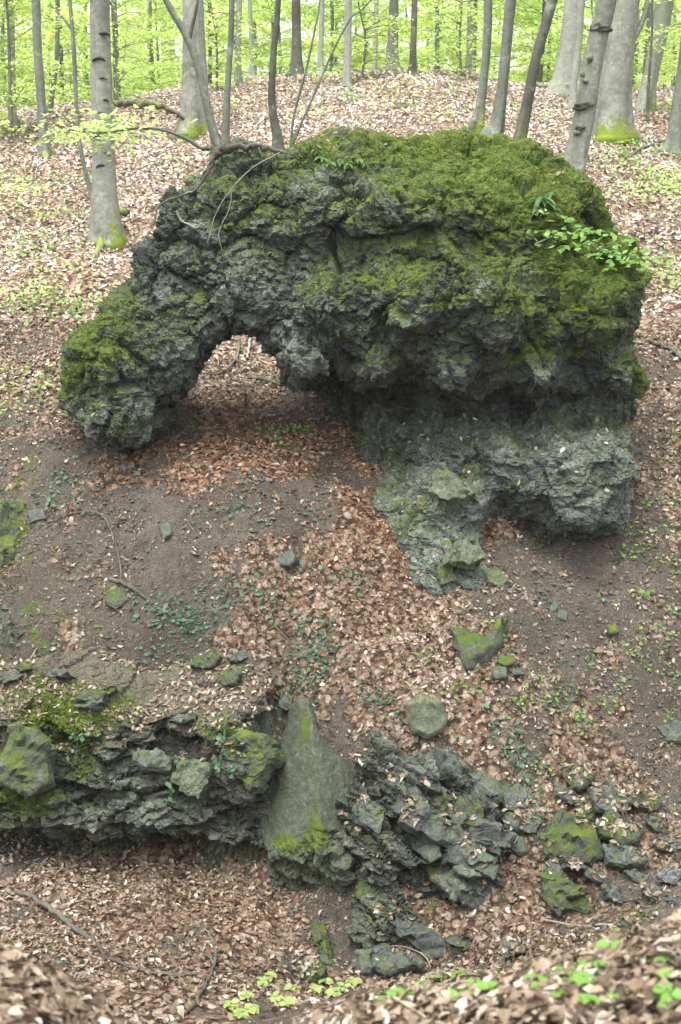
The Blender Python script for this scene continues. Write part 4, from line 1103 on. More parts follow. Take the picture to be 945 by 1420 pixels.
# the leaves nearest the photographer, one by one
def big_leaf(seed):
    rng = random.Random(seed)
    bm = bmesh.new()
    rows = []
    prof = [0, .28, .42, .46, .38, .2, 0]
    cu, fo, tw = rng.uniform(-.5, .9), rng.uniform(-.1, .5), rng.uniform(-.5, .5)
    for i, w in enumerate(prof):
        t = i / 6 - .5
        zc = cu * (t * t - .1) * .5
        mid = bm.verts.new((t, 0, zc))
        if w == 0: rows.append((mid,)); continue
        l = bm.verts.new((t, w * rng.uniform(.7, .9), zc + fo * w + tw * t * w + rng.uniform(-.03, .03)))
        r = bm.verts.new((t, -w * rng.uniform(.7, .9), zc + fo * w - tw * t * w + rng.uniform(-.03, .03)))
        rows.append((l, mid, r))
    for a, b in zip(rows[:-1], rows[1:]):
        if len(a) == 1: bm.faces.new((a[0], b[0], b[1])); bm.faces.new((a[0], b[1], b[2]))
        elif len(b) == 1: bm.faces.new((a[0], b[0], a[1])); bm.faces.new((a[1], b[0], a[2]))
        else:
            bm.faces.new((a[0], b[0], b[1], a[1])); bm.faces.new((a[1], b[1], b[2], a[2]))
    me = bpy.data.meshes.new('fallen_leaf'); bm.to_mesh(me); bm.free()
    for f in me.polygons: f.use_smooth = True
    at = me.attributes.new('tone', 'FLOAT', 'POINT')
    at.data.foreach_set('value', np.full(len(me.vertices), min(1, max(0, rng.gauss(.41, .25))), np.float32))
    me.materials.append(M['litter'])
    return me
bl = [big_leaf(500 + i) for i in range(22)]
rng = random.Random(77)
made = 0
while made < 290:
    y_ = rng.uniform(2.35, 3.7); x_ = rng.uniform(-.29, .29) * y_
    z_ = float(ground(x_, y_)[0])
    a, b = proj(np.array([x_]), np.array([y_]), np.array([z_]))
    if not (-10 < a[0] < 955 and b[0] < 1430): continue
    if a[0] > 230 and rng.random() < .45: continue
    nrm = Vector(gnormal(np.array([x_]), np.array([y_]))[0].tolist()) + Vector((rng.gauss(0, .35), rng.gauss(0, .35), 0))
    o = add('fallen_leaf', bl[rng.randrange(22)], ground_o)
    q = nrm.to_track_quat('Z', 'Y').to_matrix().to_4x4() @ Matrix.Rotation(rng.uniform(0, 6.3), 4, 'Z')
    s = rng.uniform(.038, .062)
    o.matrix_local = Matrix.Translation((x_, y_, z_ + rng.uniform(.015, .04))) @ q @ Matrix.Diagonal((s, s * rng.uniform(.8, 1.1), s, 1))
    made += 1

# ------------------------------------------------------------------ trees
def foliage(name, C, N, D, L, ratio, mat, seed, parent=None, tone=None, kind='diamond'):
    rng = np.random.default_rng(seed)
    v, f, k = leaves(C, N, D, L, L * ratio, .18, .12, kind, seed)
    if tone is None: tone = np.clip(rng.normal(.5, .24, len(C)), 0, 1)
    return mesh_np(name, v, f, {'tone': np.repeat(tone, k)}, False, [mat])

def high_crown(seed):
    rng = np.random.default_rng(seed)
    cl = rng.normal(0, 1, (26, 3)) * np.array([1.5, 1.5, 1.0])
    k = rng.integers(0, 26, 1300)
    C = cl[k] + rng.normal(0, .38, (1300, 3)) * np.array([1, 1, .35])
    N = rng.normal(0, .5, (1300, 3)) + np.array([0, 0, 1.0])
    return foliage('crown', C, N, rng.normal(0, 1, (1300, 3)), .11 * rng.uniform(.7, 1.3, 1300), .62, M['beech_leaf'], seed)
HC = [high_crown(900 + i) for i in range(3)]

def trunk_mesh(path, radii, bark, seed, moss_h=0.6, moss_side=(0.6, -.5), moss_amt=.6, sides=14, rough=.03, flare=None):
    v, q = tube(path, radii, sides, seed, rough, flare=flare)
    h = v[:, 2] - path[0].z
    ctr = np.array([tuple(p) for p in path])
    ring = np.repeat(np.arange(len(path)), sides)
    d = v - ctr[ring]
    d = d / np.maximum(np.linalg.norm(d, axis=1, keepdims=True), 1e-6)
    side = d[:, 0] * moss_side[0] + d[:, 1] * moss_side[1]
    moss = np.clip(.85 * moss_amt * np.exp(-np.clip(h, 0, 9) / max(moss_h, .01)) * (1.0 + .9 * side), 0, 1)
    return mesh_np('trunk', v, q, {'moss': moss}, True, [M[bark]])

def tree(name, label, pts, bark, group=None, y=None, top=11.0, moss=(.5, .6), side=(.6, -.5), branches=(), crown=True, seed=0, flare=.55, rough=.03, lean=.25, dmin=15.5, dy=0.0, sink=.12, cat='tree'):
    """pts: (u, v, width in pixels) from the base up; the trunk goes on above the frame to height top"""
    b = hit(pts[0][0], pts[0][1], dmin) if y is None else pix(pts[0][0], pts[0][1], y)
    d = b.y
    root = empty(name, b, label, cat, group)
    P = [pix(u, v, d + dy * i) - b for i, (u, v, w) in enumerate(pts)]
    Wd = [w / F * d * .5 * 1.02 for u, v, w in pts]
    P[0] = Vector((0, 0, 0))
    dirv = (P[-1] - P[-2]).normalized()
    while P[-1].z < top:
        dirv = (dirv * (1 - .12) + Vector((0, 0, 1)) * .12 + Vector((random.Random(seed + len(P)).uniform(-.05, .05), random.Random(seed + 9 + len(P)).uniform(-.05, .05), 0))).normalized()
        P.append(P[-1] + dirv * 1.6); Wd.append(max(Wd[-1] * .86, .012))
    path = smooth_path([P[0] - (P[1] - P[0]).normalized() * sink] + P, 6)
    rk = np.interp(np.linspace(0, len(P), len(path)), np.arange(len(P) + 1), [Wd[0]] + Wd)
    rs = random.Random(seed)
    ph = [rs.uniform(0, 6.3) for _ in range(3)]
    L0 = [0.0]
    for a, c in zip(path[:-1], path[1:]): L0.append(L0[-1] + (c - a).length)
    def fl(i, an):
        h = max(L0[i] - sink, 0)
        return (1 + flare * math.exp(-h / (2.2 * Wd[0] + .05)) * (.7 + .7 * math.sin(3 * an + ph[0]) + .45 * math.sin(5 * an + ph[1]))) * (1 + .035 * math.sin(2 * an + ph[2] + L0[i] * 1.7))
    me = trunk_mesh(path, rk, bark, seed, moss[0], side, moss[1], 18 if max(Wd) > .06 else 8, rough, fl)
    add('trunk', me, root)
    for bi, br in enumerate(branches):
        bp = [pix(u, v, d + (br['dy'] * i if 'dy' in br else 0)) - b for i, (u, v, w) in enumerate(br['pts'])]
        bw = [w / F * d * .5 for u, v, w in br['pts']]
        sp = smooth_path(bp, 5)
        vv, qq = tube(sp, np.interp(np.linspace(0, len(bp) - 1, len(sp)), np.arange(len(bp)), bw), 7, seed + bi, .06)
        bro = add('branch', mesh_np('branch', vv, qq, {'moss': np.zeros(len(vv))}, True, [M[br.get('bark', bark)]]), root)
        if br.get('leaves'):
            rng = np.random.default_rng(seed + bi)
            n = br['leaves']
            pts3 = np.array([tuple(p) for p in sp[int(len(sp) * br.get('from', .5)):]])
            k = rng.integers(0, len(pts3), n)
            C = pts3[k] + rng.normal(0, 1, (n, 3)) * np.array(br.get('spread', (.16, .2, .05)))
            me = foliage('leaves', C, rng.normal(0, .35, (n, 3)) + np.array([0, -.35, 1]), rng.normal(0, 1, (n, 3)), br.get('size', .062) * rng.uniform(.7, 1.25, n), .62, M['beech_leaf'], seed + 5, kind='oval')
            add('leaves', me, bro)
    if crown and top > 7:
        lp = []
        for k in range(4):
            h0 = path[int(len(path) * (.72 + .06 * k))]
            an = k * 1.7 + seed
            e = h0 + Vector((math.cos(an) * 1.5, math.sin(an) * 1.5, 1.1))
            lp.append(tube([h0, (h0 + e) / 2 + Vector((0, 0, .25)), e], [.045, .03, .012], 6, seed + k))
        for vv, qq in lp: add('limb', mesh_np('limb', vv, qq, {'moss': np.zeros(len(vv))}, True, [M[bark]]), root)
        c = add('crown', HC[seed % 3], root, path[-1])
        c.rotation_euler = (0, 0, seed * 1.3)
    return root

def trunk_of(t): return next(c for c in t.children if c.name.startswith('trunk'))
# the scarred beech on the left
t1 = tree('beech_tree', 'smooth grey beech with a ladder of dark branch scars and a mossy root', [(152, 338, 34), (148, 300, 32), (146, 260, 30), (144, 190, 28), (141, 110, 28), (139, 40, 27), (138, -40, 26)], 'bark_grey', seed=1, moss=(.55, .75), side=(1.0, -.2), flare=.5, dmin=16)
b1 = t1.location
for i, (u, v, w) in enumerate([(144, 49, 16), (137, 84, 17), (142, 110, 12), (146, 140, 9), (140, 158, 9), (136, 190, 12), (148, 214, 10), (141, 232, 15), (146, 262, 10)]):
    d = b1.y - .5 * 29 / F * b1.y * .98
    k = w / F * d * .5
    c = pix(u, v, d)
    arc = [c + Vector((math.cos(a) * k, .03 * abs(math.cos(a)) ** 2, math.sin(a) * k * .55 - .2 * k)) - b1 for a in np.linspace(math.pi * 1.02, -.02 * math.pi, 9)]
    vv, qq = tube(arc, [k * r for r in (.06, .13, .2, .26, .3, .26, .2, .13, .06)], 6, i)
    add('branch_scar', mesh_np('branch_scar', vv, qq, {'moss': np.zeros(len(vv))}, True, [M['scar']]), trunk_of(t1))
for i, pp in enumerate([[(160, 300, 14), (172, 300, 13), (181, 292, 8)], [(146, 320, 14), (140, 345, 10), (128, 362, 6)]]):
    rp = [hit(u, v, 16) for u, v, w in pp]
    P = [q - b1 + Vector((0, 0, .06 * (2 - j))) for j, q in enumerate(rp)]
    sp = smooth_path(P, 5)
    vv, qq = tube(sp, np.linspace(.09, .025, len(sp)), 9, i, .08)
    add('root', mesh_np('root', vv, qq, {'moss': np.full(len(vv), .75)}, True, [M['bark_grey']]), t1)

tree('young_tree', 'thin crooked stem growing just left of the scarred beech', [(130, 280, 6), (118, 235, 6), (108, 180, 6), (105, 120, 6), (102, 60, 6), (97, 0, 5)], 'bark_mid', seed=2, top=6, crown=False, dmin=16,
     branches=[{'pts': [(103, 45, 4), (88, 25, 3), (70, 8, 2)], 'leaves': 60, 'from': .2}])
tree('beech_tree', 'slim grey tree with a mossy foot on the left hillside', [(64, 218, 15), (60, 180, 12), (56, 120, 12), (52, 60, 11), (50, 0, 11)], 'bark_mid', seed=3, moss=(.3, .7), flare=.8)
tree('young_tree', 'thin leaning stem just behind the slim grey tree', [(68, 158, 7), (74, 120, 7), (79, 80, 6), (80, 30, 6)], 'bark_mid', seed=4, top=6, crown=False)
tree('beech_tree', 'stout pale beech with broad mossy root flare above the arch', [(272, 188, 34), (271, 165, 31), (270, 120, 29), (269, 60, 28), (268, 0, 28)], 'bark_grey', seed=5, moss=(.35, .85), side=(.2, -1), flare=.75)
tree('tree', 'dark trunk with a greenish base on the crest behind the stout pale beech', [(234, 112, 24), (234, 90, 18), (233, 40, 17), (232, 0, 17)], 'bark_mid', seed=6, moss=(.6, .8), flare=.8)
for i, (u, v, w, u2, bk) in enumerate([(412, 105, 12, 411, 'bark_dark'), (482, 122, 10, 484, 'bark_far'), (545, 97, 13, 547, 'bark_mid'), (573, 105, 8, 576, 'bark_dark'), (196, 100, 10, 194, 'bark_far'), (745, 105, 12, 742, 'bark_mid'),
                                         (612, 95, 7, 610, 'bark_far'), (650, 100, 7, 653, 'bark_far'), (445, 103, 7, 447, 'bark_far'), (330, 118, 8, 332, 'bark_far'), (170, 128, 7, 172, 'bark_far'), (18, 175, 10, 14, 'bark_far'), (350, 108, 6, 346, 'bark_far'), (520, 100, 6, 523, 'bark_far')]):
    tree('tree', 'slender tree trunk standing on the hill crest among bright green foliage', [(u, v, w * 1.35), (u, v - 15, w), (u2, -20, w * .9)], bk, 'slender trunks along the hill crest', seed=20 + i, moss=(.3, .5), dmin=24)

# stems growing on the arch itself
def top_of(u, v):
    q = on_rock(ARCH_V, u, v, 8)
    return q.y if q is not None else 14.6
ya = 14.5
tree('young_tree', 'leaning grey young tree rooted on the arch edge with a long leafy side branch', [(306, 208, 12), (298, 188, 11), (288, 150, 11), (274, 90, 10), (256, 45, 10), (228, -5, 9)], 'bark_mid', y=ya, seed=41, top=6, crown=False, sink=.3, flare=.5,
     branches=[{'pts': [(302, 203, 7), (280, 205, 6), (258, 192, 5), (225, 180, 4), (190, 178, 3.5), (140, 184, 2.5), (95, 180, 1.5)], 'leaves': 330, 'from': .66, 'spread': (.24, .3, .10), 'size': .085, 'bark': 'bark_dark'},
               {'pts': [(262, 60, 6), (266, 40, 5), (272, 15, 4), (276, -10, 3)], 'bark': 'bark_dark'}])
tree('young_tree', 'upright smooth grey young tree growing close beside the leaning one on the arch', [(312, 206, 11), (313, 185, 10), (316, 120, 9), (320, 60, 8), (322, 0, 8)], 'bark_mid', y=ya, seed=42, top=6, crown=False, sink=.3)
tree('young_tree', 'dark curved young tree rooted on top of the arch', [(386, 212, 13), (385, 190, 12), (380, 165, 11), (377, 130, 10), (380, 70, 9), (386, 0, 8)], 'bark_dark', y=ya, seed=43, top=6, crown=False, sink=.3)
tree('sapling', 'thin bent sapling shoot on the arch top beside the dark young tree', [(404, 200, 3.5), (408, 160, 3.5), (424, 100, 3), (437, 40, 2.6), (445, -10, 2)], 'bark_mid', y=14.8, seed=44, top=4, crown=False)
tree('sapling', 'slanting sapling shoot on the arch reaching furthest over the hillside', [(412, 185, 3.5), (432, 140, 3.2), (460, 75, 3), (487, 25, 2.6), (515, 0, 2)], 'bark_mid', y=14.8, seed=45, top=4, crown=False)
# behind the arch on the right
tree('tree', 'slim dark trunk, one of a pair rooted together behind the mossy top', [(662, 172, 15), (665, 160, 12), (672, 100, 11), (676, 50, 11), (677, 0, 11)], 'bark_mid', seed=46, y=17.2, dmin=15)
tree('tree', 'greyer thicker partner of the slim dark trunk behind the mossy top', [(684, 186, 18), (690, 172, 15), (697, 120, 14), (703, 60, 14), (709, 0, 14)], 'bark_mid', seed=47, y=17.0, dmin=15)
tree('tree', 'straight dark slanting trunk behind the arch top', [(719, 200, 16), (722, 188, 14), (732, 140, 14), (744, 80, 13), (766, 0, 13)], 'bark_dark', seed=48, y=16.9, dmin=15, rough=.05)
t8 = tree('beech_tree', 'grey beech with rings of knobbly burls beside the arch', [(796, 232, 30), (800, 215, 27), (812, 155, 26), (820, 100, 26), (830, 50, 26), (845, -15, 26)], 'bark_grey', seed=49, y=17.3, dmin=15, flare=.25, moss=(.6, .25))
b8 = t8.location
for i, (u, v, w, hh) in enumerate([(810, 148, 29, .5), (833, 40, 28, .55), (818, 80, 9, 1), (808, 103, 7, 1), (806, 176, 14, .6), (812, 112, 8, .8), (801, 184, 10, .6)]):
    rb = random.Random(i)
    d = b8.y - (.02 if w > 20 else .12)
    c = pix(u, v, d) - b8
    k = w / F * d * .5
    bm = bmesh.new()
    bmesh.ops.create_icosphere(bm, subdivisions=3, radius=1)
    pts = np.array([q.co[:] for q in bm.verts], np.float32)
    dn = 1 + .4 * fbm(pts * 3.6 + i * 5, 3, i)
    for q, s in zip(bm.verts, dn):
        q.co = Vector((q.co.x * k * .98, q.co.y * k * (.98 if w > 20 else .6), q.co.z * k * hh)) * float(s)
    me = bpy.data.meshes.new('burl'); bm.to_mesh(me); bm.free()
    for f in me.polygons: f.use_smooth = True
    me.materials.append(M['deadwood' if w > 20 else 'bark_mid'])
    add('burl', me, trunk_of(t8), c)
t9 = tree('beech_tree', 'big pale beech with a mossy root flare and one curved dark side limb', [(848, 194, 48), (848, 172, 42), (852, 120, 38), (860, 60, 36), (868, 0, 34)], 'bark_grey', seed=50, moss=(.42, 1.0), side=(.2, -1), flare=.55, dmin=15.5,
          branches=[{'pts': [(862, 110, 12), (868, 85, 11), (872, 66, 9), (884, 45, 8), (894, 22, 7), (899, -10, 6)]}])
tree('young_tree', 'pale bluish thin stem between the burled and the pale beeches', [(795, 152, 10), (796, 120, 8), (803, 60, 9), (806, 0, 9)], 'bark_far', seed=51, top=7, crown=False, dmin=18)
tree('beech_tree', 'broad pale trunk in the wood behind the burled beech', [(785, 132, 30), (787, 110, 26), (793, 50, 25), (798, 0, 25)], 'bark_far', seed=52, dmin=22, flare=.6)
tree('beech_tree', 'pale forked-looking leaning trunk on the right-hand hillside', [(893, 152, 20), (899, 120, 18), (910, 70, 20), (922, 0, 24)], 'bark_far', seed=53, dmin=20)
tree('tree', 'narrow dark trunk behind the pale leaning one on the right', [(918, 112, 10), (921, 70, 9), (926, 0, 9)], 'bark_dark', seed=54, dmin=24)
tree('sapling', 'thin upright sapling in front of the pale leaning trunk', [(898, 168, 4), (899, 130, 3.5), (903, 70, 3), (905, 20, 2.5)], 'bark_dark', seed=55, top=4, crown=False, dmin=18)
tree('beech_tree', 'grey trunk with a mossy foot at the right-hand end of the hillside', [(930, 212, 20), (934, 195, 17), (940, 150, 17), (948, 100, 17), (955, 40, 17)], 'bark_mid', seed=56, dmin=16, moss=(.3, .6))

# young beeches in fresh leaf that fill the wood
def young_beech(seed, H, R, nl, size):
    rng = np.random.default_rng(seed)
    rs = random.Random(seed)
    stem = [Vector((0, 0, -.15)), Vector((rs.uniform(-.1, .1), rs.uniform(-.1, .1), H * .35)), Vector((rs.uniform(-.25, .25), rs.uniform(-.2, .2), H * .7)), Vector((rs.uniform(-.3, .3), rs.uniform(-.3, .3), H))]
    sp = smooth_path(stem, 6)
    trunk = tube(sp, np.linspace(.012 * H, .008, len(sp)), 7, seed, .05)
    tw, C, N, D, T = [], [], [], [], []
    nb = 34
    for i in range(nb):
        t = .06 + .92 * (i + rs.random()) / nb
        p = sp[min(int(t * len(sp)), len(sp) - 1)]
        an = rs.uniform(0, 6.28)
        ln = R * (1.1 - .75 * t) * rs.uniform(.6, 1.15)
        e = p + Vector((math.cos(an) * ln, math.sin(an) * ln, rs.uniform(-.1, .35) * ln))
        m_ = (p + e) / 2 + Vector((0, 0, .12 * ln))
        tw.append(tube(smooth_path([p, m_, e], 3), np.linspace(.012, .004, 7), 5, i))
        n = int(nl / nb * ln / R * 1.7)
        s = rng.uniform(.15, 1.05, n)
        base = np.array(p)[None] * ((1 - s) ** 2)[:, None] + 2 * np.array(m_)[None] * (s * (1 - s))[:, None] + np.array(e)[None] * (s ** 2)[:, None]
        lat = rng.normal(0, .28, n) * (.5 + .7 * (1 - np.abs(s - .6)))
        side = np.array([-math.sin(an), math.cos(an), 0])
        C.append(base + side[None] * lat[:, None] + rng.normal(0, .05, (n, 3)) - np.array([0, 0, 1])[None] * (np.abs(lat) * .18)[:, None])
        N.append(rng.normal(0, .38, (n, 3)) + np.array([0, 0, 1.0])); D.append(rng.normal(0, 1, (n, 3)))
        T.append(np.clip(rng.normal(.5, .18, n) + rs.uniform(-.18, .18), 0, 1))
    C, N, D, T = map(np.concatenate, (C, N, D, T))
    cr = foliage('crown', C, N, D, size * rng.uniform(.7, 1.3, len(C)), .65, M['beech_leaf'], seed, tone=T)
    vv, qq = trunk
    tm = mesh_np('trunk', vv, qq, {'moss': np.zeros(len(vv))}, True, [M['bark_mid']])
    vv, qq = join(tw)
    bmh = mesh_np('branches', vv, qq, {'moss': np.zeros(len(vv))}, True, [M['bark_mid']])
    return tm, bmh, cr
YB = [young_beech(600 + i, h, r, n, s) for i, (h, r, n, s) in enumerate([(7.0, 2.5, 6000, .11), (6.0, 2.3, 5200, .105), (8.0, 2.8, 7000, .115), (4.2, 1.8, 2600, .095), (2.6, 1.3, 1200, .085)])]
def plant_beech(k, x_, y_, s, rz, label, group):
    r = empty('young_beech', (x_, y_, float(ground(x_, y_)[0]) - .03), label, 'tree', group)
    r.rotation_euler = (0, 0, rz); r.scale = (s, s, s)
    for nm, me in zip(('trunk', 'branches', 'crown'), YB[k]): add(nm, me, r)
    return r
rs = random.Random(12)
for i in range(58):
    y_ = 35 + 27 * ((i + rs.random()) / 58)
    x_ = (((i * .618) % 1) * 2 - 1) * .31 * y_ + rs.uniform(-.6, .6)
    plant_beech(i % 3, x_, y_, rs.uniform(.85, 1.2), rs.uniform(0, 6.3), 'young beech in bright fresh leaf in the wood beyond the hill crest', 'young beeches beyond the crest')
for (u, v, k, s, lab) in [(15, 196, 3, .9, 'low bright young beech at the left end of the hillside behind the slim grey tree'),
                          (105, 140, 3, 1.0, 'bushy young beech beyond the scarred beech'),
                          (-60, 190, 0, .9, 'tall young beech spreading over the left-hand hillside'),
                          (975, 165, 3, 1.0, 'young beech in leaf behind the mossy-footed trunk at the right'),
                          (820, 128, 4, 1.2, 'small young beech between the pale trunks on the right'),
                          (640, 108, 4, 1.1, 'small young beech on the crest behind the paired trunks'),
                          (500, 112, 4, 1.0, 'small young beech beside the slender pale crest trunk'),
                          (300, 125, 4, 1.1, 'small young beech just beyond the stout pale beech'),
                          (160, 140, 4, 1.0, 'small young beech behind the fallen mossy log')]:
    q = hit(u, v, 20)
    plant_beech(k, q.x, q.y, s, u * .7, lab, None)
    
# unseen beeches added on the near bank, their crowns shading the gully
def shade_crown(seed, n=3600):
    rng = np.random.default_rng(seed)
    cl = rng.normal(0, 1, (60, 3)) * np.array([2.3, 2.3, .9])
    k = rng.integers(0, 60, n)
    C = cl[k] + rng.normal(0, .5, (n, 3)) * np.array([1, 1, .3])
    return cl, foliage('crown', C, rng.normal(0, .4, (n, 3)) + np.array([0, 0, 1.0]), rng.normal(0, 1, (n, 3)), .15 * rng.uniform(.7, 1.3, n), .62, M['beech_leaf'], seed)
for i, (x_, y_, cx_, cy_, cz_, lab) in enumerate([(-5.0, 2.0, -3.2, 7.2, 10.0, 'unseen beech added on the near bank to shade the slate cliff'), (5.0, 2.2, 3.4, 7.6, 10.6, 'unseen beech added on the near bank to shade the right-hand rocks'),
                                          (-2.6, -3.0, 0.2, 5.6, 11.8, 'unseen beech added behind the near bank brow to shade the gully'), (-7.5, 5.0, -6.5, 9.0, 10.8, 'unseen beech added on the bank to shade the gully end'), (8.0, 5.0, 6.8, 9.0, 10.8, 'unseen beech added on the bank to shade the stream bed')]):
    g = Vector((x_, y_, float(ground(x_, y_)[0])))
    root = empty('beech_tree', g, lab, 'tree')
    cc = Vector((cx_, cy_, CZ + cz_)) - g
    path = smooth_path([Vector((0, 0, -.2)), Vector((0, 0, 3)), Vector((cc.x * .15, cc.y * .2, 6.5)), Vector((cc.x * .7, cc.y * .7, cc.z - .8)), cc], 6)
    add('trunk', trunk_mesh(path, np.linspace(.24, .05, len(path)), 'bark_grey', i), root)
    cl, cm = shade_crown(1500 + i)
    lp = [tube([path[-6], (path[-6] + cc + Vector(c.tolist())) / 2, cc + Vector(c.tolist())], [.05, .03, .01], 6, k) for k, c in enumerate(cl[::5])]
    for vv, qq in lp: add('limb', mesh_np('limb', vv, qq, {'moss': np.zeros(len(vv))}, True, [M['bark_grey']]), root)
    add('crown', cm, root, cc)

# the wood further off, one mass
rng = np.random.default_rng(8)
n = 26000
cl = np.stack([rng.uniform(-32, 32, 420), rng.uniform(64, 92, 420), rng.uniform(.6, 16, 420)], 1)
k = rng.integers(0, 420, n)
C = cl[k] + rng.normal(0, 1, (n, 3)) * np.array([1.5, 1.2, .55])
C[:, 2] += CZ + 2.6
me = foliage('distant_woodland', C, rng.normal(0, .5, (n, 3)) + np.array([0, 0, 1]), rng.normal(0, 1, (n, 3)), .30 * rng.uniform(.7, 1.3, n), .65, M['beech_leaf'], 8)
tag(add('distant_woodland', me), 'hazy mass of fresh green beech foliage deep in the wood', 'woodland', kind='stuff')

# ------------------------------------------------------------------ dead wood
def stick(name, label, pts, mat, group=None, y=None, dmin=8.5, lift=.5, cat='branch', moss=0.0, extra=()):
    P = []
    for u, v, w in pts:
        P.append((hit(u, v, dmin) if y is None else pix(u, v, y), w))
    P = [(p + Vector((0, 0, w / F * p.y * lift * .5 + (.015 if y is None else 0))), w / F * p.y * .5) for p, w in P]
    b = P[0][0].copy()
    sp = smooth_path([p - b for p, r in P], 6)
    rj = random.Random(int(pts[0][0] * 7 + pts[0][1]))
    mr = max(r for p, r in P)
    sp = [q + Vector((rj.uniform(-1, 1), rj.uniform(-1, 1), rj.uniform(-1, 1))) * mr * .55 for q in sp]
    vv, qq = tube(sp, np.interp(np.linspace(0, len(P) - 1, len(sp)), np.arange(len(P)), [r for p, r in P]), 7, len(pts) + int(pts[0][0]), .2)
    o = add(name, mesh_np(name, vv, qq, {'moss': np.full(len(vv), moss)}, True, [M[mat]]), None, b)
    return tag(o, label, cat, group)
stick('fallen_branch', 'thick dark branch lying on the gully leaves, upper end near the cliff', [(22, 1238, 8), (55, 1256, 9), (95, 1282, 9), (122, 1304, 8), (150, 1330, 6)], 'deadwood')
stick('fallen_branch', 'forked dark branch lying at the foot of the near bank', [(150, 1333, 5), (190, 1348, 7), (240, 1357, 6), (300, 1352, 4), (352, 1349, 3)], 'deadwood')
stick('fallen_branch', 'thin crooked branch crossing the leaves of the gully floor', [(288, 1295, 4), (300, 1325, 5), (290, 1360, 5), (268, 1400, 5), (255, 1425, 5)], 'deadwood')
stick('fallen_twig', 'slender twig on the gully floor crossing the forked branch', [(230, 1352, 3), (262, 1378, 3), (300, 1392, 2)], 'deadwood', cat='twig')
stick('curved_twig', 'long curved twig arching over the soil slope', [(64, 738, 1.4), (90, 720, 2), (128, 714, 2.6), (146, 724, 2.8), (158, 752, 2.8), (168, 790, 2.4), (167, 812, 1.6)], 'deadwood', lift=1.5, cat='twig')
stick('root', 'dark root running down the soil slope below the curved twig', [(150, 806, 6), (175, 815, 7), (198, 832, 6), (222, 850, 3)], 'deadwood', cat='root')
stick('fallen_log', 'mossy rotting log lying across the hillside left of the stout beech', [(155, 143, 8), (180, 146, 10), (210, 148, 9), (240, 155, 7), (262, 170, 4)], 'bark_dark', moss=.5, y=25.5, cat='log')
stick('fallen_log', 'short mossy log lying on the flat top of the arch', [(462, 188, 7), (485, 186, 9), (515, 190, 8)], 'deadwood', y=14.9, moss=.45, cat='log')
stick('fallen_branch', 'dark branch lying on the leafy slope right of the arch', [(902, 478, 5), (922, 484, 6), (940, 496, 6), (960, 508, 5)], 'bark_dark', dmin=14)
stick('fallen_branch', 'long dead branch on the hillside behind the paired trunks', [(730, 118, 4), (765, 124, 5), (800, 140, 4), (822, 150, 3)], 'deadwood', dmin=18)
stick('fallen_branch', 'dead branch on the hillside near the right-hand mossy trunk', [(868, 222, 3), (893, 208, 4), (925, 196, 3)], 'deadwood', dmin=15)
stick('fallen_twig', 'pale forked twig on the ground seen through the arch opening', [(348, 468, 4), (345, 490, 4), (342, 502, 3)], 'pale_twig', dmin=14.5, cat='twig', lift=2)
stick('fallen_twig', 'dark twig on the ground seen through the arch opening', [(332, 476, 4), (330, 500, 4), (312, 518, 3), (298, 525, 2)], 'deadwood', dmin=14.5, cat='twig', lift=2)
stick('fallen_branch', 'dark branch across the ground inside the arch opening', [(338, 525, 4), (370, 532, 6), (410, 540, 5)], 'deadwood', dmin=14.5)
stick('dead_twig', 'long bleached twig hanging across the upper left face of the arch', [(388, 212, 1.8), (352, 232, 1.8), (322, 262, 1.5), (300, 296, 1.3), (288, 338, 1)], 'pale_twig', y=13.45, cat='twig')
stick('dead_twig', 'short bleached side twig hanging below the long one on the arch face', [(322, 262, 1.4), (318, 290, 1.2), (304, 322, 1.1), (308, 346, .9)], 'pale_twig', y=13.4, cat='twig')
stick('dead_twig', 'small pale bent twig on the left shoulder of the arch', [(244, 294, 3), (254, 308, 3), (272, 316, 3), (280, 310, 2)], 'pale_twig', y=13.6, cat='twig')
stick('exposed_root', 'thick dark root bulging over the arch rim below the young trees', [(398, 212, 5), (366, 206, 7), (335, 206, 9), (310, 210, 11), (298, 220, 9), (284, 244, 5), (272, 262, 3)], 'deadwood', y=14.15, cat='root', moss=.2)
stick('fallen_twig', 'dead twig arching over the bottom of the slate heap', [(505, 1345, 1.5), (545, 1318, 2.2), (585, 1330, 2.2), (598, 1350, 2)], 'pale_twig', cat='twig', lift=4)
stick('fallen_branch', 'thin pale branch lying in the stream bed below the mossy slab on edge', [(752, 1280, 3), (800, 1288, 4), (850, 1286, 3), (880, 1290, 2)], 'pale_twig')
stick('hanging_root', 'dark root dangling down the left flank of the arch', [(296, 228, 4), (282, 250, 4), (268, 266, 3), (222, 285, 3), (214, 315, 2)], 'deadwood', y=13.95, cat='root')
stick('fallen_twig', 'short dead twig on the soil slope above the cliff', [(40, 915, 2), (52, 900, 2), (60, 892, 1.5)], 'pale_twig', cat='twig', lift=3)

# ------------------------------------------------------------------ herbs, ivy, ferns
def herb_geo(at, n, spread, size, seed, nrm, height, ratio):
    rng = np.random.default_rng(seed)
    C = rng.normal(0, 1, (n, 3)) * np.array(spread)
    gz = ground(C[:, 0] + at.x, C[:, 1] + at.y) - at.z
    C[:, 2] = gz + rng.uniform(.3, 1, n) * height
    N = rng.normal(0, .45, (n, 3)) + np.array(nrm)
    v, f, k = leaves(C, N, rng.normal(0, 1, (n, 3)), size * rng.uniform(.6, 1.25, n), size * ratio * rng.uniform(.6, 1.2, n), .12, .15, 'oval', seed)
    return C, gz, v, f, np.repeat(np.clip(rng.normal(.5, .22, n), 0, 1), k)

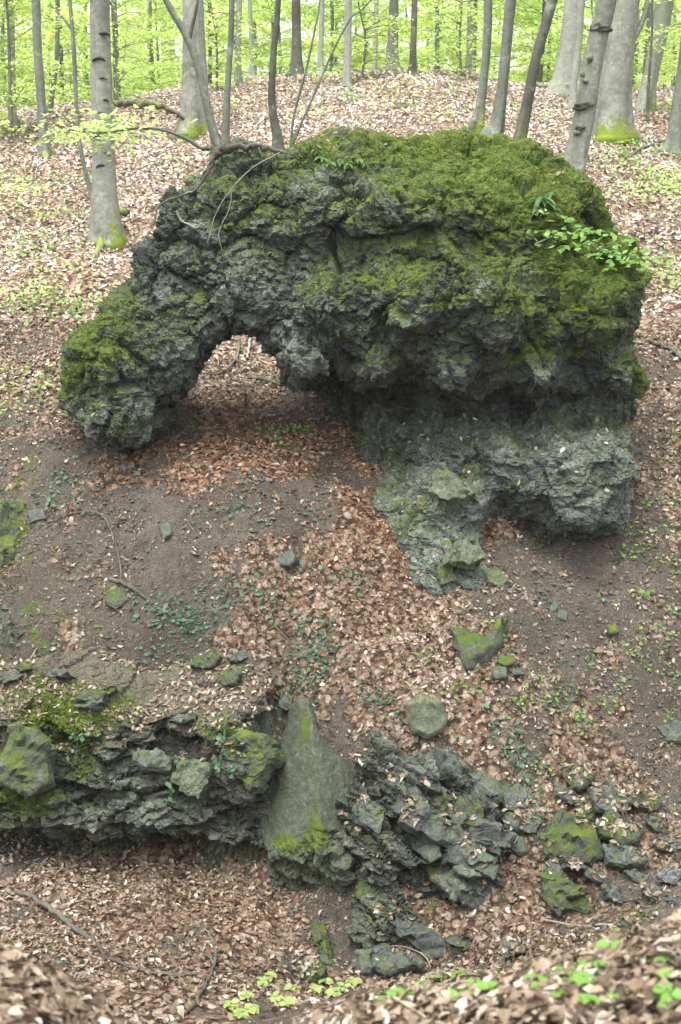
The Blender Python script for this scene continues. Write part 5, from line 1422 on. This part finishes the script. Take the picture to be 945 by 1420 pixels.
def herb(name, label, at, n, spread, size, mat, group=None, cat='plant', seed=0, nrm=(0, -.6, .8), height=.06, ratio=.75):
    at = Vector(at)
    C, gz, v, f, tn = herb_geo(at, n, spread, size, seed, nrm, height, ratio)
    root = empty(name, at, label, cat, group)
    tb = [tube([Vector((0, 0, -.01)), Vector((c[0] * .6, c[1] * .6, g * .6 + .012)), Vector(c.tolist())], [.003, .0025, .002], 4, 1) for c, g in zip(C, gz)]
    vv, qq = join(tb)
    add('stems', mesh_np('stems', vv, qq, {'moss': np.zeros(len(vv))}, True, [M['bark_mid']]), root)
    add('leaves', mesh_np('leaves', v, f, {'tone': tn}, False, [M[mat]]), root)
    return root

IVY = [(240, 912, 26), (232, 900, 10), (148, 966, 22), (420, 905, 30), (300, 845, 12), (250, 862, 18), (330, 930, 14), (395, 980, 30), (345, 975, 16), (370, 965, 14), (310, 960, 14), (520, 975, 12), (330, 710, 7), (490, 805, 8), (405, 790, 6),
       (90, 665, 9), (70, 690, 6), (345, 820, 9), (280, 880, 9), (220, 940, 9), (60, 905, 12), (75, 930, 10), (440, 870, 8), (195, 890, 6), (300, 905, 10), (265, 935, 9), (455, 935, 8), (690, 1020, 10), (715, 1045, 10), (120, 905, 6), (380, 850, 8), (10, 870, 12), (100, 700, 6)]
for i, (u, v, n) in enumerate(IVY):
    herb('ivy_plant', 'low ivy plant with dark green leaves creeping on the soil slope', hit(u, v), int(n * 2.4), (.09 + n * .004, .07, .03), .056, 'ivy_leaf', 'ivy plants on the soil slope', seed=700 + i)
# ivy hanging on the cliff and stones
def ivy_strand(label, pts, RV, seed, n=26):
    rng = np.random.default_rng(seed)
    P = []
    for u, v in pts:
        q = on_rock(RV, u, v, 8) if RV is not None else None
        P.append((q if q is not None else hit(u, v)) + Vector((0, -.035, .02)))
    b = P[0].copy()
    sp = smooth_path([p - b for p in P], 6)
    root = empty('ivy_strand', b, label, 'ivy')
    vv, qq = tube(sp, np.linspace(.005, .003, len(sp)), 5, seed)
    add('stem', mesh_np('stem', vv, qq, {'moss': np.zeros(len(vv))}, True, [M['bark_dark']]), root)
    pts3 = np.array([tuple(p) for p in sp])
    k = rng.integers(0, len(pts3), n)
    C = pts3[k] + rng.normal(0, .035, (n, 3))
    v_, f_, kk = leaves(C, rng.normal(0, .4, (n, 3)) + np.array([0, -1, .5]), rng.normal(0, 1, (n, 3)), .05 * rng.uniform(.6, 1.2, n), .045 * rng.uniform(.6, 1.2, n), .1, .1, 'oval', seed)
    add('leaves', mesh_np('leaves', v_, f_, {'tone': np.repeat(np.clip(rng.normal(.55, .2, n), 0, 1), kk)}, False, [M['ivy_leaf']]), root)
ivy_strand('ivy strand hanging over the dark hollow in the slate cliff', [(240, 1045), (240, 1065), (236, 1090), (240, 1108)], CLIFF_V, 1, 30)
ivy_strand('ivy strand hanging beside the mossy bulge of the slate cliff', [(308, 1000), (306, 1030), (310, 1055), (328, 1080)], CLIFF_V, 2, 30)
ivy_strand('sparse ivy strand on the mossy left part of the slate cliff', [(115, 1010), (118, 1030), (112, 1058)], CLIFF_V, 3, 12)
ivy_strand('ivy strand trailing down the flat grey slab', [(716, 1040), (722, 1065), (726, 1090), (724, 1105)], None, 4, 24)
ivy_strand('ivy strand creeping between the flat slab and the broad mossy block', [(748, 1100), (746, 1125), (752, 1140), (745, 1165)], None, 5, 30)

HERBS = [(380, 596, 16), (395, 604, 16), (372, 612, 12), (412, 598, 12), (388, 620, 10), (360, 600, 8), (265, 655, 4), (886, 770, 14), (880, 745, 10), (892, 828, 12), (930, 790, 10), (870, 905, 10), (900, 890, 10), (935, 855, 8), (740, 965, 12), (765, 975, 14), (785, 985, 14),
         (805, 1000, 14), (815, 1015, 10), (752, 942, 8), (700, 895, 8), (690, 880, 6), (585, 912, 10), (630, 965, 8), (925, 640, 8), (935, 610, 6), (860, 950, 8), (905, 935, 8), (868, 780, 8), (915, 740, 8), (850, 985, 8), (935, 940, 12), (760, 1080, 8), (800, 1098, 8), (580, 1130, 6),
         (640, 690, 4), (725, 985, 8), (845, 840, 6), (900, 700, 8), (940, 700, 8), (920, 880, 8), (935, 1000, 6), (430, 600, 8), (655, 955, 7), (820, 930, 6)]
for i, (u, v, n) in enumerate(HERBS):
    herb('woodland_herb', 'small fresh green herb growing through the leaf litter', hit(u, v), int(n * 1.3), (.05 + n * .003, .05, .02), .042, 'herb_leaf', 'small herbs on the slope around the arch', seed=800 + i)
# drifts of green on the hillside
GP, GT = {True: [], False: []}, {True: [], False: []}
for i, (u, v, n, sx) in enumerate([(20, 545, 40, .5), (12, 430, 40, .5), (90, 432, 50, .5), (60, 385, 30, .35), (25, 355, 40, .5), (60, 340, 22, .3), (30, 300, 30, .4), (110, 255, 26, .3), (45, 560, 26, .3), (130, 420, 22, .25), (10, 250, 60, .6), (90, 300, 20, .3),
                                   (600, 165, 20, .3), (655, 190, 14, .2), (560, 150, 18, .3), (430, 160, 20, .3), (905, 215, 40, .5), (880, 240, 40, .5), (915, 255, 60, .5), (935, 270, 50, .4), (865, 225, 30, .35), (930, 400, 24, .3), (925, 375, 20, .25), (250, 240, 24, .4), (330, 150, 20, .3), (480, 140, 20, .3), (700, 150, 20, .3), (780, 170, 16, .3), (640, 130, 20, .3), (520, 128, 18, .3)]):
    q = hit(u, v, 14.5)
    C, gz, v_, f_, tn = herb_geo(q, n * 2, (sx, .25, .03), .07, 900 + i, (0, -.3, 1), .16, .75)
    GP[i % 3 == 0].append((v_ + np.array(q[:], np.float32), f_)); GT[i % 3 == 0].append(tn)
for key, mat, lab in ((False, 'herb_leaf', 'drifts of low green herbs on the hillside behind the arch'), (True, 'beech_leaf', 'scattered yellow-green seedlings on the hillside behind the arch')):
    vv, qq = join(GP[key])
    tag(add('ground_cover', mesh_np('ground_cover', vv, qq, {'tone': np.concatenate(GT[key])}, False, [M[mat]])), lab, 'ground cover', kind='stuff')
# bigger bright sprays low over the hillside
def spray(label, pts, n, spread, size, mat='beech_leaf', seed=0, y=None, dmin=14.5, lift=.5):
    P = []
    for u, v in pts:
        P.append(pix(u, v, y) if y else None)
    b = hit(*pts[0], dmin) if y is None else P[0].copy()
    P = [pix(u, v, b.y) for u, v in pts]
    root = empty('leafy_seedling', b, label, 'seedling')
    sp = smooth_path([p - b for p in P], 6)
    vv, qq = tube(sp, np.linspace(.008, .003, len(sp)), 5, seed)
    add('stem', mesh_np('stem', vv, qq, {'moss': np.zeros(len(vv))}, True, [M['bark_mid']]), root)
    rng = np.random.default_rng(seed)
    pts3 = np.array([tuple(p) for p in sp[len(sp) // 4:]])
    for j in range(n):
        pass
    k = rng.integers(0, len(pts3), n)
    C = pts3[k] + rng.normal(0, 1, (n, 3)) * np.array(spread)
    v_, f_, kk = leaves(C, rng.normal(0, .35, (n, 3)) + np.array([0, -.5, 1]), rng.normal(0, 1, (n, 3)), size * rng.uniform(.6, 1.2, n), size * .62 * rng.uniform(.7, 1.2, n), .12, .15, 'oval', seed)
    add('leaves', mesh_np('leaves', v_, f_, {'tone': np.repeat(np.clip(rng.normal(.6, .2, n), 0, 1), kk)}, False, [M[mat]]), root)
spray('bright leafy spray low over the hillside at the left', [(-20, 300), (0, 268), (25, 258), (55, 264)], 150, (.22, .3, .06), .075, seed=1)
spray('flat bright spray of leaves above the hillside moss on the left', [(-20, 425), (0, 408), (25, 402), (55, 398)], 90, (.2, .25, .05), .065, seed=2)
spray('bright spray of beech leaves hanging over the hillside right of the arch', [(960, 300), (945, 265), (915, 262), (880, 268)], 190, (.25, .3, .10), .075, seed=3)
spray('bright leafy spray near the mossy-footed right-hand trunk', [(955, 262), (930, 244), (905, 238)], 110, (.22, .3, .07), .075, seed=4)
spray('single bright twig of leaves beside the right edge of the arch', [(890, 352), (905, 365), (925, 378), (945, 384)], 40, (.08, .1, .04), .06, seed=5, y=14.0)
spray('spreading spray of light green leaves on the mossy right shoulder of the arch', [(742, 338), (790, 324), (845, 350), (905, 362)], 130, (.13, .12, .07), .085, 'herb_leaf', seed=8, y=13.1)
spray('small hillside seedling in front of the crest trunks', [(555, 150), (556, 120), (560, 98)], 70, (.3, .3, .12), .08, seed=6)
spray('small seedling beside the pale bluish stem', [(750, 300), (752, 296), (756, 290)], 6, (.05, .05, .02), .05, seed=7, y=13.4)

# seedlings whose single leaves can be told apart: each leaf a part
def leaf_part(seed, lobes=0):
    bm = bmesh.new()
    rng = random.Random(seed)
    prof = [(0, .03), (.18, .26), (.4, .40), (.62, .36), (.82, .2), (1, 0)]
    rows = []
    for t, w in prof:
        m_ = bm.verts.new((t, 0, -.25 * t * t))
        if w < .01: rows.append((m_,)); continue
        rows.append((bm.verts.new((t + .03, w, -.25 * t * t + w * .22)), m_, bm.verts.new((t + .03, -w, -.25 * t * t + w * .22))))
    for a, b in zip(rows[:-1], rows[1:]):
        if len(b) == 1: bm.faces.new((a[0], b[0], a[1])); bm.faces.new((a[1], b[0], a[2]))
        else: bm.faces.new((a[0], b[0], b[1], a[1])); bm.faces.new((a[1], b[1], b[2], a[2]))
    me = bpy.data.meshes.new('leaf'); bm.to_mesh(me); bm.free()
    at = me.attributes.new('tone', 'FLOAT', 'POINT')
    at.data.foreach_set('value', np.full(len(me.vertices), min(1, max(0, rng.gauss(.62, .2))), np.float32))
    return me
LP = {}
for key in ('beech_leaf', 'herb_leaf', 'fern_leaf'):
    LP[key] = []
    for i in range(4):
        me = leaf_part(i + len(key)); me.materials.append(M[key]); LP[key].append(me)
def seedling(name, label, at, n, size, mat, cat='seedling', width=1.0, rise=.35, stem=.08, seed=0, face=None, group=None, droop=.0, spread=6.283):
    rs = random.Random(seed)
    root = empty(name, at, label, cat, group)
    top = Vector((rs.uniform(-.02, .02), rs.uniform(-.02, .02), stem))
    vv, qq = tube([Vector((0, 0, -.03)), top * .5, top], [.004, .003, .002], 5, seed)
    add('stem', mesh_np('stem', vv, qq, {'moss': np.zeros(len(vv))}, True, [M['bark_mid']]), root)
    for i in range(n):
        an = (face if face is not None else 0) + spread * (i / n - .5) + rs.uniform(-.35, .35)
        s = size * rs.uniform(.7, 1.15)
        o = add('leaf', LP[mat][rs.randrange(4)], root)
        o.matrix_local = Matrix.Translation(top * rs.uniform(.55, 1)) @ Matrix.Rotation(an, 4, 'Z') @ Matrix.Rotation(-rise + droop + rs.uniform(-.3, .3), 4, 'Y') @ Matrix.Rotation(rs.uniform(-.35, .35), 4, 'X') @ Matrix.Diagonal((s, s * width, s, 1))
    return root
NB = [(318, 1402), (345, 1388), (362, 1372), (385, 1392), (335, 1412), (405, 1378), (372, 1362), (350, 1405), (398, 1400), (452, 1368), (462, 1384), (440, 1380), (478, 1376), (492, 1368)]
for i, (u, v) in enumerate(NB):
    seedling('bright_seedling', 'bright yellow-green seedling at the brow of the near bank', hit(u, v, 2.2), 7, .072, 'beech_leaf', seed=i, stem=.06, rise=.1, group='bright seedlings on the near bank')
rs = random.Random(3)
k = 0
while k < 72:
    u, v = rs.uniform(520, 945), rs.uniform(1275, 1418)
    if v < 1345 - (u - 520) * .18: continue
    dens = math.exp(-((u - 640) / 130) ** 2 - ((v - 1340) / 40) ** 2) + .35
    if rs.random() > dens: continue
    seedling('bank_herb', 'small blue-green herb with rounded leaves among near bank leaves', hit(u, v, 2.2, 8), rs.randrange(3, 6), rs.uniform(.022, .04), 'herb_leaf', 'herb', seed=50 + k, stem=.035, rise=.05, width=1.25, group='herbs on the near bank')
    k += 1
# plants on the arch
def on_arch(u, v):
    q = on_rock(ARCH_V, u, v, 9)
    return q if q is not None else pix(u, v, 13.6)
for i, (u, v, n, s, lab) in enumerate([(752, 268, 9, .19, 'strap-leaved fern with long drooping green fronds on the arch shoulder'), (742, 284, 6, .15, 'smaller strap-leaved fern drooping just left of the larger one'), (772, 262, 6, .14, 'short strap-leaved fern right of the larger one')]):
    seedling('strap_fern', lab, on_arch(u, v) + Vector((0, -.04, 0)), n, s, 'fern_leaf', 'fern', width=.42, rise=-.2, droop=.3, stem=.03, seed=i, face=-1.57, spread=4.0)
for i, (u, v, n) in enumerate([(795, 318, 6), (760, 330, 6), (815, 328, 6), (785, 342, 5), (830, 318, 5), (838, 350, 7), (856, 352, 6), (872, 360, 6), (850, 370, 5), (884, 330, 5)]):
    seedling('leafy_seedling', 'pale green seedling sprouting from the mossy right shoulder of the arch', on_arch(u, v) + Vector((0, -.03, 0)), n, .105, 'herb_leaf', seed=30 + i, rise=0, droop=.15, stem=.06, group='seedlings on the right shoulder of the arch')
for i, (u, v) in enumerate([(428, 210), (470, 216), (484, 222), (500, 216), (440, 214), (512, 222), (460, 222)]):
    seedling('rock_fern', 'small drooping fern on the rim of the arch beside the log', on_arch(u, v) + Vector((0, -.03, 0)), 6, .10, 'fern_leaf', 'fern', width=.6, rise=-.1, droop=.3, stem=.03, seed=70 + i, face=-1.57, spread=4.5, group='ferns along the arch rim')

# ------------------------------------------------------------------ the moist air of the wood
t = NT('moist woodland air')
pv_ = t.n('ShaderNodeVolumePrincipled')
pv_.inputs['Color'].default_value = (0.93, 0.97, 0.94, 1)
pv_.inputs['Density'].default_value = 0.0005
pv_.inputs['Anisotropy'].default_value = 0.2
t.t.links.new(pv_.outputs[0], t.out.inputs['Volume'])
hz = [(sx * 110 if sx > 0 else -110, yy_, zz_) for sx in (-1, 1) for yy_ in (-14, 165) for zz_ in (-0.5, 32)]
V = np.array(hz, np.float32)
Q = np.array([(0, 1, 3, 2), (4, 6, 7, 5), (0, 4, 5, 1), (2, 3, 7, 6), (0, 2, 6, 4), (1, 5, 7, 3)])
tag(add('haze', mesh_np('haze', V, Q, None, False, [t.m])), 'thin moist haze hanging in the spring wood', 'haze', kind='stuff')
SC.cycles.volume_bounces = 0
